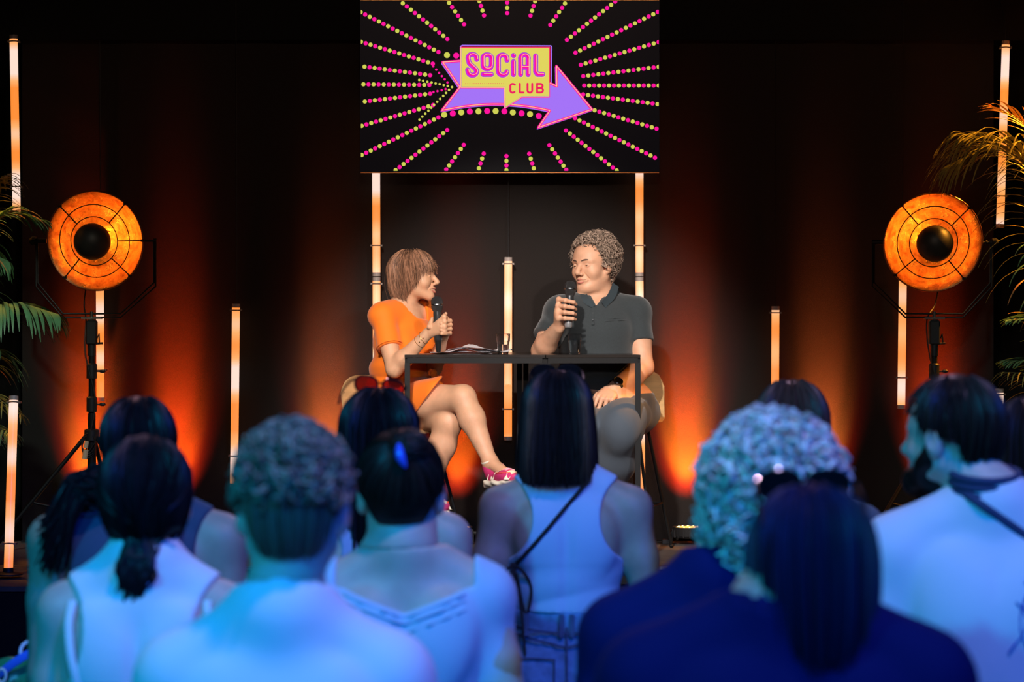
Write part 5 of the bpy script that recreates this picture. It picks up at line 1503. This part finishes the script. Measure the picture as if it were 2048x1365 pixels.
        return mkobj(name, V, F, m, s.root, s.base)
    def back(s, x, z, lift=.004, f=None):
        """point on the back surface at body coordinates x, z"""
        f = f or s.f
        for y in np.linspace(-.32, .1, 300):
            p = s.B(x, y, z); ii = np.round((p - f.lo) / f.h).astype(int)
            if np.all(ii >= 0) and np.all(ii < f.n) and f.F[tuple(ii)] < 0: return s.B(x, y - lift, z)
        return s.B(x, -.1, z)
    def skinfield(s, t=.008, extra=()):
        f = Field(*bounds([p for p in s.torso] + list(extra), .04), .008).add(s.torso + [s.neck[1]] + list(extra)).off(t); s.f = f; return f

HULL = (.084, .104, .094); HC = (0, -.012, .034)
def zf_long(front, side, back_, a0=40, a1=80):
    def zf(ph):
        a = abs(math.degrees(ph))
        if a < a0: return front
        if a < a1: return front + (side - front) * smoothstep(a0, a1, a)
        return side + (back_ - side) * smoothstep(a1, a1 + 30, a)
    return zf
def zf_short(back_=-.075, front=.085):
    def zf(ph):
        a = abs(math.degrees(ph))
        if a < 50: return front
        if a < 72: return front + (.01 - front) * smoothstep(50, 72, a)
        if a < 112: return .010 - .010 * smoothstep(72, 112, a)
        return .0 + (back_) * smoothstep(112, 135, a)
    return zf
def hair_obj(s, mb, mats, name='hair'): return mb.obj(name, mats, s.root, s.base, sharp=80)
def pulled(mb, hd, hull, hc, zf, target, n, w=.0022, seed=1, lift=.04, nm=3):
    """hair drawn over the skull to a knot"""
    r = np.random.default_rng(seed); tg = unit(A(*target))
    for k in range(n):
        ph = r.uniform(-PI, PI); z = zf(ph) + r.random() * .02; cz = max(-1, min(1, (z - hc[2]) / hull[2])); th = math.acos(cz)
        if r.random() < .35: th *= r.random()
        d0 = A(math.sin(ph) * math.sin(th), math.cos(ph) * math.sin(th), math.cos(th)); f = 1 + lift * r.random()
        if np.dot(d0, tg) < -.97: continue
        om = math.acos(max(-1, min(1, float(np.dot(d0, tg))))); Q = []
        for t in np.linspace(0, 1, 9):
            d = (math.sin((1 - t) * om) * d0 + math.sin(t * om) * tg) / max(1e-6, math.sin(om)); Q.append(A(hc[0] + hull[0] * d[0] * f, hc[1] + hull[1] * d[1] * f, hc[2] + hull[2] * d[2] * f))
        mb.tube(hd.Ta(np.array(Q)), [w * hd.s * (.6 + .5 * r.random())] * 9, 4, m=int(r.integers(0, nm)))
def knot(mb, hd, c, r0, seed=2, n=70, w=.0035, nm=3):
    r = np.random.default_rng(seed); c = A(*c); rr = A(*r0) if not np.isscalar(r0) else A(r0, r0, r0)
    mb.sphere(hd.T(*c), rr * hd.s * .92, 16, m=0, R=hd.R)
    for k in range(n):
        ax = unit(r.normal(size=3)); a, b = frame_of(ax); p0 = r.random() * 6.28; q1 = 1.5 + 2 * r.random()
        Q = np.array([c + (a * math.cos(p0 + q1 * t) + b * math.sin(p0 + q1 * t)) * rr for t in np.linspace(0, 1, 9)])
        mb.tube(hd.Ta(Q), [w * hd.s * (.3 + .7 * math.sin(PI * t)) for t in np.linspace(.05, .95, 9)], 5, m=int(r.integers(0, nm)))
def strap(s, pts, r, m, name, flat=.35, n=40):
    mb = MB(); mb.tube(crom(pts, n), r, 8, up=s.R @ A(0, -1, 0.01), flat=flat); return mb.obj(name, m, s.root, s.base)
def sunglasses(s, at, w, label, lens, tilt=0.0, yaw=0.0, up=0.0, roll=0.0):
    """resting on top of a head; at = centre between the lenses"""
    fr = mat('glasses_frame', (.008, .008, .009), .15, coat=1.0)
    t = empty('sunglasses', at); tag(t, label, 'sunglasses'); R = rotz(yaw) @ rotx(tilt) @ roty(roll); W = lambda x, y, z: at + R @ A(x, y, z)
    for q in (-1, 1):
        out = []
        for a in np.linspace(0, 2 * PI, 29)[:-1]:
            ca, sa = math.cos(a), math.sin(a); out.append((q * .034 + .027 * w * math.copysign(abs(ca) ** .8, ca), .022 * math.copysign(abs(sa) ** .8, sa) - .003 * q * ca * 0))
        mb = MB(); mb.tube([W(x, .004 * abs(x) / .06 * -1, z) for x, z in out], .0028, 6, closed=True); mb.obj('lens_rim', fr, t, at)
        mb = MB(); mb.add([W(x, -.004 * abs(x) / .06, z) for x, z in out], [tuple(range(len(out)))]); mb.add([W(x, -.004 * abs(x) / .06 - .0016, z) for x, z in out], [tuple(range(len(out)))[::-1]]); mb.obj('lens', lens, t, at, smooth=False)
        mb = MB(); mb.tube(crom([W(q * .064, -.004, .010), W(q * .070, -.03, .009), W(q * .072, -.09, .002), W(q * .070, -.125, -.02)], 14), [.0032] * 10 + [.0028] * 4, 6, flat=.6); mb.obj('temple_arm', fr, t, at)
    mb = MB(); mb.tube(crom([W(-.010, -.001, .004), W(0, .001, .008), W(.010, -.001, .004)], 8), .0025, 6); mb.obj('bridge', fr, t, at)
    return t

def audience():
    jeans = mat('blue_jeans', (.10, .24, .46), .85, bump=.5, bscale=900, var=.25, vscale=40); darkt = fabric('dark_trousers', (.02, .02, .025)); shoe = mat('plain_shoe', (.04, .04, .04), .6)
    white = fabric('white_jersey', (.72, .74, .78)); white2 = fabric('pale_top', (.42, .56, .72)); navy = fabric('navy_cotton', (.018, .024, .060)); blk = fabric('black_strap', (.008, .008, .010))
    G = None
    # --- A7 back row right, brown hair
    s = Stand(1584, 766, 5.9, .165); s.build('person at the back of the audience, long brown hair, just left above the blond curls', skin_a); s.tee(fabric('grey_shirt', (.12, .12, .13))); s.trousers(darkt); s.shoes(shoe)
    mb = MB(); zf = zf_long(.05, -.16, -.24); hair_shell(mb, s.hd, (.088, .104, .096), HC, zf, 60, .05); hair_strands(mb, s.hd, (.088, .106, .098), HC, zf, 420, .0028, .004, .05, 3, 3, .9, .04, .012); hair_obj(s, mb, hairmats('chestnut_hair', (.05, .024, .016), .3))
    # --- A11 far right behind the bearded man
    s = Stand(2062, 800, 5.6, .17); s.build('dark haired person at the right edge, behind the bearded man', skin_a); s.tee(navy); s.trousers(darkt); s.shoes(shoe)
    mb = MB(); zf = zf_long(.05, -.12, -.2); hair_shell(mb, s.hd, (.09, .108, .096), HC, zf, 60, .05); hair_strands(mb, s.hd, (.09, .110, .098), HC, zf, 300, .0028, .004, .05, 5, 3, .9, .04, .012); hair_obj(s, mb, H_BRN)
    # --- A4 dark long hair with sunglasses on top, orange-red reflections put into lens colour
    s = Stand(757, 781, 5.9, .172, lean=.0); s.build('person with long dark hair and sunglasses with painted red reflections, behind the bun', skin_a); s.trousers(darkt); s.shoes(shoe)
    s.tank(fabric('lilac_top', (.30, .34, .55)), hx=.20, rn=.09, zn=.32)
    mb = MB(); zf = zf_long(.05, -.27, -.40); hair_shell(mb, s.hd, (.090, .106, .094), HC, zf, 60, .06); hair_strands(mb, s.hd, (.090, .108, .095), HC, zf, 520, .0030, .006, .08, 7, 3, .9, .07, .02, wave=.006, wfreq=1.5); hair_obj(s, mb, H_BLK)
    sunglasses(s, s.hd.T(0, .050, .132), 1.05, 'sunglasses with painted red reflections, pushed up on the long dark hair below the seated woman', mat('red_reflection_lens', (.45, .03, .015), .05, trans=.75, ior=1.1), tilt=math.radians(14), yaw=math.radians(-12), roll=math.radians(8))
    # --- A1 short dark crop, dark tank, long hair swept to the left
    s = Stand(276, 797, 5.4, .190, fat=1.14, hs=.95, up=.075, ao=.012); s.build('broad person in a dark tank top, hair swept over the left shoulder', skin_t); s.trousers(darkt); s.shoes(shoe)
    s.tank(fabric('deep_blue_tank', (.035, .055, .11)), hx=.235, rx=.10, rz=.13, rn=.10, zn=.35, bottom=.8); s.skinfield(.012)
    strap(s, [s.back(x, z, .002) for x, z in ((.085, s.H - .30 * s.k), (.095, s.H - .36 * s.k), (.080, s.H - .45 * s.k), (.04, s.H - .52 * s.k))], .012, fabric('lilac_strap', (.45, .45, .62)), 'bra_strap')
    mb = MB(); zf = zf_short(-.085); hair_shell(mb, s.hd, (.086, .104, .096, .135), HC, zf, 60, 0); hair_strands(mb, s.hd, (.086, .106, .097, .136), HC, zf, 420, .0026, .003, 0, 8, 3, 1.2, .04, .006)
    r = np.random.default_rng(4)
    for k in range(260):      # the swept lengths, wavy
        p0 = A(r.uniform(-.06, .03), -.085 - .03 * r.random(), r.uniform(-.085, -.02)); e = A(-.150 - .065 * r.random(), -.085 - .06 * r.random(), -.150 - .13 * r.random()); md = A(-.105 - .05 * r.random(), -.125, -.055 - .06 * r.random())
        Q = np.array(crom([p0, (p0 + md) / 2 + r.normal(size=3) * .01, md, e], 16)); wv_ = unit(r.normal(size=3)); t = np.linspace(0, 1, 16)[:, None]
        Q = Q + wv_ * np.sin(t * 15 + r.random() * 6) * .008 * t; mb.tube(s.hd.Ta(Q), [.0042 * (1 - .7 * i / 15) for i in range(16)], 4, m=int(r.integers(0, 3)))
    hair_obj(s, mb, H_BLK)
    # --- A6 centre, straight bob, racerback, jeans
    s = Stand(1131, 744, 6.5, .178, fat=1.08, hx=-.022); s.build('person in the centre with a straight dark bob, racerback top and jeans', skin_t); s.trousers(jeans, .625, .010, 'jeans'); s.shoes(shoe)
    H, k = s.H, s.k
    rib = fold_fn(.0045, 40, 12, A(1, 0, .08), 6)
    rt = s.tank(mat('racerback_blue', (.33, .50, .74), .8, bump=.2, bscale=800), 'racerback_top', hx=.212, hz=.385, rx=.122, rz=.128, rn=.055, zn=.27, bottom=.632, t=.008, h=.0055,
           folds=lambda X, Y, Z: rib(X, Y, Z) * np.clip((H - .50 * k - Z) / .05, 0, 1))
    s.skinfield(.013)
    strap(s, [s.back(x, z, .002) for x, z in [(.062 - .20 * t, H - (.285 + .225 * t) * k) for t in np.linspace(0, 1, 12)]], .0055, blk, 'bag_strap')
    kx, kz = -.138, H - .51 * k; kn = s.back(kx, kz, .010); mb = MB(); mb.sphere(kn, (.012, .008, .010), 10); D = s.R @ A(0, -.006, 0)
    for dx in (-1, 1): mb.tube(crom([kn, kn + A(dx * .022, -.014, -.012), kn + A(dx * .038 + .008, -.014, -.06), kn + A(dx * .020 + .01, -.012, -.085 - .04 * (dx > 0)), kn + A(dx * .006, -.010, -.02)], 20), .0042, 6)
    for dx, L_ in ((-.004, .21), (.030, .245), (-.030, .10)): mb.tube(crom([kn, kn + A(dx * .6, -.014, -L_ * .45), kn + A(dx, -.022, -L_)], 16), .0036, 6)
    mb.sphere(kn + A(-.004, -.022, -.215), (.006, .005, .009), 8); mb.obj('strap_bow', blk, s.root, s.base)
    mb = MB(); zf = zf_long(.06, -.150, -.172); hair_shell(mb, s.hd, (.094, .108, .097), (0, -.012, .032), zf, 72, .17, 0); hair_strands(mb, s.hd, (.094, .110, .098), (0, -.012, .032), zf, 760, .0026, .002, .17, 9, 3, .8, .025, .004); hair_obj(s, mb, H_BLK)
    # jeans details
    s.skinfield(.020, s.legs[:4]); st = mat('jeans_seam', (.05, .09, .18), .9); zb = H - .645 * k
    def seam(pts, r=.0028, name='seam', m=st): mb = MB(); mb.tube([s.back(x, z, -.001) for x, z in pts], r, 5); return mb.obj(name, m, s.root, s.base)
    seam([(x, H - .668 * k - .012 * math.cos(x * 12)) for x in np.linspace(-.14, .14, 20)], .003, 'waistband_seam'); seam([(0.0, z) for z in np.linspace(H - .665 * k, H - .80 * k, 14)], .003, 'centre_seam')
    for q in (-1, 1):
        seam([(q * (.0 + .135 * t), H - (.715 - .03 * t) * k) for t in np.linspace(0, 1, 12)], .0026, 'yoke_seam')
        pc = q * .082; seam([(pc - .05, H - .745 * k), (pc + .05, H - .745 * k), (pc + .048, H - .84 * k), (pc, H - .87 * k), (pc - .048, H - .84 * k), (pc - .05, H - .745 * k)], .0030, 'back_pocket')
    for x in (-.105, -.014, .014, .105):
        mb = MB(); mb.tube([s.back(x, z, .001) for z in np.linspace(H - .632 * k, H - .69 * k, 5)], .0065, 6, up=A(0, -1, 0), flat=.4); mb.obj('belt_loop', st, s.root, s.base)
    mb = MB(); grid_surf(mb, [[s.back(x, z, .004) for z in np.linspace(H - .637 * k, H - .683 * k, 5)] for x in np.linspace(.072, .130, 6)]); mb.obj('leather_patch', mat('black_leather', (.012, .012, .013), .5), s.root, s.base)
    sunglasses(s, s.hd.T(-.002, .052, .120), 1.15, 'black sunglasses pushed up on the straight dark bob in the centre', mat('black_lens', (.006, .006, .008), .3, spec=.2), tilt=math.radians(14))
    # --- A5 bun, off-shoulder top
    s = Stand(812, 866, 4.78, .156, hx=-.010, up=.055); s.build('person with a clipped bun, bare upper back and pale blue top', skin_a); s.trousers(jeans); s.shoes(shoe); H, k = s.H, s.k
    def wide(X, Y, Z):
        x, y, z = s.loc(X, Y, Z); zz = H - (.391 - .048 * np.clip(np.abs(x) / .124, 0, 1)) * k; return np.minimum(z - zz, .136 - np.abs(x))
    t5 = s.tee(white2, 'wide_neck_top', .86, .02, .20, .86, .010, 5, .0045, 0, .0065, .048)
    bpy.data.objects.remove(t5); s.f.cut(wide, .004); V, F = s.f.mesh(); mkobj('wide_neck_top', V, F, white2, s.root, s.base)
    mb = MB()
    for dz in (0, .012, .030): mb.tube([s.back(x, H - (.398 + dz - .048 * abs(x / .124)) * k, .001) for x in np.linspace(-.118, .118, 22)], .0030, 6)
    mb.obj('neckline_gather', white2, s.root, s.base)
    mb = MB(); zf = zf_short(-.050, .08); hair_shell(mb, s.hd, (.084, .104, .093, .125), HC, zf, 60, 0); pulled(mb, s.hd, (.085, .106, .094), HC, zf, (.10, -.62, .72), 420, .0024, 6); knot(mb, s.hd, (.018, -.078, .098), (.040, .038, .036), 4, 80)
    hair_obj(s, mb, H_BRN)
    mb = MB(); mb.tube(crom([s.hd.T(.000, -.112, .108), s.hd.T(.004, -.126, .085), s.hd.T(.014, -.122, .062)], 10), [.003, .006, .008, .009, .010, .010, .009, .008, .006, .003], 8); mb.obj('hair_clip', mat('blue_clip', (.05, .12, .75), .25, coat=1.0), s.root, s.base)
    # --- A10 bearded man
    s = Stand(1985, 757, 4.8, .192, fem=False, yaw=-6, hyaw=55, hx=-.078, hy=.02, up=.045, hs=.97); s.build('bearded man at the right in a white t-shirt with a dark strap', skin_a); s.trousers(darkt); s.shoes(shoe); H, k = s.H, s.k
    s.tee(mat('white_tee', (.60, .64, .70), .85, bump=.2, bscale=600), 't_shirt', .60, .070, .235, .9, .014, 17, .009, .01)
    f0 = s.f; nbk = mat('navy_rib', (.02, .035, .09), .8)
    mb = MB()
    for i in range(3): mb.tube([s.nb + A(.066 * math.cos(t) - .016, .066 * math.sin(t), .026 + .015 * i + .012 * math.sin(t)) * A(1, 1, 1) for t in np.linspace(0, 2 * PI, 37)[:-1]], .0085, 8, closed=True)
    mb.obj('neck_scarf', nbk, s.root, s.base)
    strap(s, [s.back(x, z, .004, f0) for x, z in [(-.075 + .25 * t, H - (.232 + .165 * t) * k) for t in np.linspace(0, 1, 14)]], .0085, nbk, 'shoulder_strap')
    # line print on the back
    ink = mat('blue_ink', (.02, .06, .35), .8); c = (.095, H - .455 * k); loops = []
    loops.append([(c[0] - .055 * math.cos(t) , c[1] + .075 * math.sin(t) - .02 * math.cos(t)) for t in np.linspace(-1.2, 2.2, 24)])
    loops.append([(c[0] - .045 + .10 * t, c[1] + .055 + .035 * math.sin(t * 3)) for t in np.linspace(0, 1, 14)])
    loops.append([(c[0] - .050 + .07 * t, c[1] - .02 - .13 * t + .008 * math.sin(t * 20)) for t in np.linspace(0, 1, 20)])
    loops.append([(c[0] - .030 + .018 * math.cos(t), c[1] + .015 + .018 * math.sin(t)) for t in np.linspace(0, 6.28, 18)])
    loops.append([(c[0] - .020 + .012 * math.cos(t), c[1] - .035 + .020 * math.sin(t)) for t in np.linspace(0, 6.28, 18)])
    loops.append([(c[0] - .062 + .02 * math.sin(t * 4), c[1] + .02 - .10 * t) for t in np.linspace(0, 1, 20)])
    mb = MB()
    for L_ in loops: mb.tube([s.back(x, z, .0012, f0) for x, z in L_], .0026, 5)
    mb.obj('back_print', ink, s.root, s.base)
    hd = s.hd; mb = MB(); zf = zf_short(-.060, .082); hair_shell(mb, hd, (.084, .104, .098, .12), HC, zf, 60, 0); hair_strands(mb, hd, (.084, .105, .098, .121), HC, zf, 520, .0024, .004, 0, 18, 3, 1.4, .05, .005); hair_obj(s, mb, H_BRN)
    bd = [hd.r((-.058, .02, -.045), (-.030, .070, -.090), .018, .020, .02), hd.r((.058, .02, -.045), (.030, .070, -.090), .018, .020, .02), hd.e((0, .072, -.098), (.040, .028, .026), .02), hd.e((0, .030, -.090), (.050, .050, .028), .02),
          hd.r((-.064, .006, -.010), (-.058, .02, -.045), .012, .016, .02), hd.r((.064, .006, -.010), (.058, .02, -.045), .012, .016, .02)]
    cloth(s.root, s.base, 'beard', bd, .002, .0045, [], H_BRN[0], fold_fn(.003, 130, 3))
    # --- A2 low ponytail, white racerback
    s = Stand(290, 882, 4.56, .150, hs=.97, hx=.0, up=.05, ao=.030); s.build('person with a low ponytail and white racerback vest at the left', skin_a); s.trousers(darkt); s.shoes(shoe); H, k = s.H, s.k
    s.tank(white, 'vest', hx=.190, hz=.395, rx=.088, rz=.120, rn=.060, zn=.29, bottom=.78, t=.009, folds=lambda X, Y, Z: fold_fn(.006, 22, 7, A(1, 0, .4), 2.5)(X, Y, Z) * np.clip((H - .52 * k - Z) / .08, 0, 1)); s.skinfield(.010)
    for q in (-1, 1): strap(s, [s.back(q * x, z, .001) for x, z in ((.125, H - .335 * k), (.128, H - .38 * k), (.118, H - .45 * k), (.100, H - .52 * k))], .0075, white, 'bra_strap')
    mb = MB(); zf = zf_long(.06, -.050, -.085); hair_shell(mb, s.hd, (.088, .106, .097, .13), HC, zf, 60, .0); hair_strands(mb, s.hd, (.088, .108, .098, .131), HC, zf, 420, .0028, .003, .0, 11, 3, .9, .04, .006)
    pulled(mb, s.hd, (.090, .112, .098), HC, zf, (0, -.80, -.65), 260, .0026, 8, .05)
    r = np.random.default_rng(2)
    for kk in range(150):
        p0 = A(r.normal() * .012, -.088, -.075 + r.normal() * .010); e = A(-.008 + r.normal() * .012, -.085 - .02 * r.random(), -.150 - .030 * r.random()); Q = np.array(crom([A(r.normal() * .03, -.075, -.04), p0, (p0 + e) / 2 + A(r.normal() * .014, -.014, 0), e], 14))
        mb.tube(s.hd.Ta(Q), [.0042 * (1 - .5 * i / 13) for i in range(14)], 4, m=int(r.integers(0, 3)))
    hair_obj(s, mb, H_BLK)
    mb = MB(); mb.tube([s.hd.T(.019 * math.cos(t), -.098 + .012 * math.sin(t) * .6, -.086 + .017 * math.sin(t) * .5) for t in np.linspace(0, 2 * PI, 21)[:-1]], .006, 8, closed=True); mb.obj('hair_tie', blk, s.root, s.base)
    # --- A8 blond curls
    s = Stand(1440, 862, 4.1, .172, hs=1.04, fat=1.12, hx=.088, up=.03); s.build('person with big blond curls in a navy top, right of the centre', skin_a); s.tee(mat('navy_top', (.002, .008, .070), .85, bump=.2, bscale=300, spec=.1), 't_shirt', .62, .060, .265, .86, .016, 3, .012); s.trousers(darkt); s.shoes(shoe)
    mb = MB(); zf = zf_long(.07, -.075, -.105); hull = (.098, .112, .103); hair_shell(mb, s.hd, hull, HC, zf, 60, 0, 0, .95, .9)
    mk = lambda ph, th, d: (HC[2] + hull[2] * d[2] > -.075) and (abs(math.degrees(ph)) > 45 or d[2] > .6)
    hair_curls(mb, s.hd, (.104, .118, .108), HC, 1100, mk, .0155, .0036, 12, 3, 1.25, .16, .014)
    hair_curls(mb, s.hd, (.104, .118, .112), (0, -.012, -.03), 420, lambda ph, th, d: abs(math.degrees(ph)) > 60 and -.75 < d[2] < .3, .0155, .0036, 13, 3, 1.25, .14, .014); hair_obj(s, mb, H_BLD)
    # --- A3 short curls, white t-shirt, nearest left
    s = Stand(568, 862, 3.73, .158, fem=False, hs=1.0, hx=.012, up=-.012); s.build('man with short curls and a plain white t-shirt, largest at the front left', skin_a); s.trousers(darkt); s.shoes(shoe); H, k = s.H, s.k
    s.tee(mat('plain_white_tee', (.66, .68, .74), .85, bump=.1, bscale=500), 't_shirt', .62, .072, .268, .9, .016, 27, .004, .02)
    hd = s.hd; mb = MB(); zf = zf_short(-.080, .085); hair_shell(mb, hd, (.080, .1015, .090, .135), HC, zf, 60, 0, 0, 1.0, .96); hair_strands(mb, hd, (.080, .102, .090, .136), HC, zf, 400, .0018, .002, 0, 22, 2, 1.7, .02, .004)
    hair_curls(mb, hd, (.084, .104, .098), HC, 950, lambda ph, th, d: HC[2] + .098 * d[2] > .022 + .01 * math.sin(ph * 5), .0105, .0033, 15, 3, 1.1, .10, .008); hair_obj(s, mb, H_CUR)
    # --- A9 navy jacket, nearest right
    s = Stand(1568, 985, 3.3, .185, fat=1.1, hx=.040, hpitch=-14, up=.13); s.build('person in a dark navy jacket with black sunglasses on dark hair, front right', skin_t); s.trousers(darkt); s.shoes(shoe); H, k = s.H, s.k
    s.tee(mat('navy_jacket', (.001, .005, .055), .85, bump=.3, bscale=300, spec=.1), 'jacket', .98, .085, .285, .92, .022, 37, .012, .03, .009, .066)
    hd = s.hd; mb = MB(); zf = zf_long(.05, -.09, -.13); hair_shell(mb, hd, (.086, .104, .096, .22), HC, zf, 60, .0); hair_strands(mb, hd, (.086, .106, .097, .221), HC, zf, 420, .0030, .004, .0, 33, 3, 1.0, .05, .01); hair_obj(s, mb, hairmats('blue_black_hair', (.004, .007, .030), .35))
    sunglasses(s, hd.T(-.004, .030, .140), 1.1, 'black sunglasses on the dark head nearest the camera, in front of the blond curls', mat('black_lens', (.006, .006, .008), .3, spec=.2), tilt=math.radians(12))

    # --- tote bag at the lower left on a black case
    d = 6.4; c = P(38, 1385, d); c[2] = 0; z0 = P(0, 1395, d)[2]
    t = empty('flight_case', A(c[0], d, 0)); tag(t, 'black flight case at the lower left, under the blue bag', 'case'); b0 = np.array(t.location)
    mb = MB(); mb.box((-.24, -.16, .0), (.24, .20, z0 - .004), c=b0, bev=.01); mb.obj('body', mat('case_black', (.01, .01, .01), .6), t, b0)
    for q in (-1, 1): mb = MB(); mb.box((q * .235 - .01, -.165, 0), (q * .235 + .01, -.145, z0 - .002), c=b0); mb.obj('edge_trim', steel, t, b0)
    bb = A(c[0], d, z0); t = empty('tote_bag', bb); tag(t, 'clear green bag with bright blue straps at the bottom left corner', 'bag')
    g = mat('green_vinyl', (.03, .35, .16), .25, trans=.35); pr = [el(bb + A(0, .02, .045), (.085, .06, .060), .03), el(bb + A(-.035, .0, .03), (.045, .05, .05), .03), el(bb + A(.045, .01, .05), (.04, .05, .055), .03)]
    f = Field(*bounds(pr, .02), .004).add(pr).warp(fold_fn(.008, 50, 4, A(.3, 0, 1), 1.5)); f.cut(lambda X, Y, Z: z0 + .001 - Z + 0 * X, .003); V, F = f.mesh(); mkobj('pouch', V, F, g, t, bb)
    bs = fabric('blue_webbing', (.03, .14, .75)); mb = MB(); mb.tube(crom([P(-5, 1352, d - .05), P(30, 1325, d - .07), P(58, 1308, d - .07), P(80, 1296, d - .06), P(92, 1300, d - .02)], 20), .011, 8, up=A(0, -1, .1), flat=.3); mb.obj('strap', bs, t, bb)
    mb = MB(); mb.tube(crom([P(42, 1318, d - .03), P(42, 1298, d - .02), P(54, 1285, d - .01), P(70, 1288, d - .02), P(72, 1302, d - .03)], 18), .005, 8, flat=.5); mb.obj('handle_loop', mat('pale_webbing', (.55, .6, .7), .7), t, bb)
    mb = MB(); mb.tube([P(3 + 9 * math.cos(a), 1352 + 13 * math.sin(a), d - .085) for a in np.linspace(0, 2 * PI, 25)[:-1]], .004, 8, closed=True); mb.obj('ring', mat('pale_webbing', (.55, .6, .7), .7), t, bb)
    mb = MB(); mb.tube(crom([P(88, 1325, d - .04), P(85, 1345, d - .05), P(75, 1370, d - .05)], 10), .009, 8, up=A(0, -1, .1), flat=.3); mb.obj('side_strap', bs, t, bb)

seated_woman(); seated_man(); audience()
# ------------------------------------------------------------------ lights
def spot(name, loc, aim, power, col, ang, blend=.4, rad=.08):
    l = bpy.data.lights.new(name, 'SPOT'); l.energy = power; l.color = col; l.spot_size = math.radians(ang); l.spot_blend = blend; l.shadow_soft_size = rad
    o = bpy.data.objects.new(name, l); COL.objects.link(o); o.location = loc
    o.rotation_euler = (Vector(aim) - Vector(loc)).to_track_quat('-Z', 'Y').to_euler(); return o
# white front light on the two speakers
spot('front_spot', (-.9, 3.6, 4.9), (0.0, 10.75, 1.50), 2500, (1.0, .90, .82), 17, .6, .10)
spot('front_spot', (2.2, 3.8, 4.9), (0.15, 10.75, 1.45), 900, (1.0, .86, .78), 17, .6, .10)
# dim warm fill added over the stage to lift backdrop and plants
spot('stage_fill', (0, 3.0, 5.0), (0.0, 11.0, 1.9), 210, (1.0, .66, .46), 42, .7, .2)
spot('front_fill', (0.3, -1.0, 3.3), (0.05, 10.7, 1.25), 480, (1.0, .88, .80), 11, .6, .12)  # low frontal fill added for the shade under the tables
spot('plant_light', (-1.2, 6.5, 4.6), (-2.3, 10.4, 1.75), 420, (.80, 1.0, .85), 17, .8, .1)  # unseen pair of spots added to brighten the palms
spot('plant_light', (1.4, 6.5, 4.6), (2.35, 10.6, 1.6), 200, (.85, 1.0, .9), 17, .8, .1)
spot('amber_fill', (3.3, 11.1, 3.7), (2.1, 10.7, 2.25), 1700, (1.0, .36, .03), 30, .7, .06)  # unseen amber spots added beside the stage to turn the fronds orange
spot('amber_fill', (-3.3, 11.1, 3.5), (-2.3, 10.6, 2.0), 400, (1.0, .36, .03), 26, .7, .06)
# uplights grazing the backdrop
cols = {0: (1, .19, .010), 1: (1, .11, .006), 2: (1, .30, .045), 3: (1, .18, .012), 4: (1, .24, .012), 5: (1, .32, .05), 6: (1, .10, .006)}
pw = {0: 1.1, 1: 1.1, 2: .7, 3: .65, 4: 1.3, 5: .7, 6: .8}
for i, c in enumerate(CANP):
    l = c + A(0, .03, .10)
    spot('uplight_beam', l, l + A(0, .42, 1), 330 * pw[i], cols[i], 37, 1.0, .02)
    spot('uplight_beam', l, l + A(0, .24, 1), 420 * pw[i], (1, .045, .006) if i not in (2, 5) else (1, .14, .03), 21, 1.0, .02)
    spot('uplight_glow', l, l + A(0, .50, 1), 160 * pw[i], (1, .04, .006), 52, 1.0, .03)
# the two reflector lamps glow from the bulb behind the ball
for C, fwd in LAMPS:
    l = bpy.data.lights.new('bulb_light', 'POINT'); l.energy = 1.5; l.color = (1, .20, .014); l.shadow_soft_size = .03
    o = bpy.data.objects.new('bulb_light', l); COL.objects.link(o); o.location = C - fwd * .105
# blue and cyan house light over the audience
spot('blue_wash', (3.0, -.6, 5.2), (.4, 5.0, 1.0), 1300, (.004, .10, 1.0), 38, .6, .15)
spot('cyan_wash', (-3.2, .2, 5.2), (-.2, 5.0, 1.1), 900, (.0, .55, 1.0), 38, .6, .12)
spot('azure_wash', (-.6, -1.4, 4.2), (.1, 4.8, 1.0), 420, (.05, .42, 1.0), 36, .6, .12)
spot('lilac_top', (.9, 3.0, 5.6), (.1, 4.9, 1.3), 330, (.66, .50, 1.0), 66, .7, .12)
# back light from the rig over the stage on to the audience's heads
spot('rig_backlight', (1.0, 10.4, 5.2), (.0, 5.0, 1.4), 170, (.85, .55, .85), 62, .6, .15)
spot('rig_backlight', (-2.0, 10.4, 5.2), (-.3, 4.6, 1.4), 90, (1.0, .5, .6), 60, .6, .15)
w = bpy.data.worlds.new('World'); SC.world = w; w.use_nodes = True
w.node_tree.nodes['Background'].inputs[0].default_value = (.0016, .0015, .002, 1); w.node_tree.nodes['Background'].inputs[1].default_value = 1.0

cam = bpy.data.cameras.new('camera'); cam.sensor_width = 36; cam.sensor_fit = 'HORIZONTAL'; cam.lens = FPX / 2048 * 36
cam.shift_y = -(682.5 - HOR) / 2048; cam.clip_end = 60; cam.dof.use_dof = True; cam.dof.focus_distance = 10.7; cam.dof.aperture_fstop = 4.0
co = bpy.data.objects.new('camera', cam); COL.objects.link(co); co.location = (0, 0, CAMZ); co.rotation_euler = (PI / 2, 0, 0); SC.camera = co
SC.view_settings.view_transform = 'Standard'; SC.view_settings.look = 'None'; SC.view_settings.gamma = 1; SC.view_settings.exposure = 0; SC.view_settings.use_curve_mapping = False
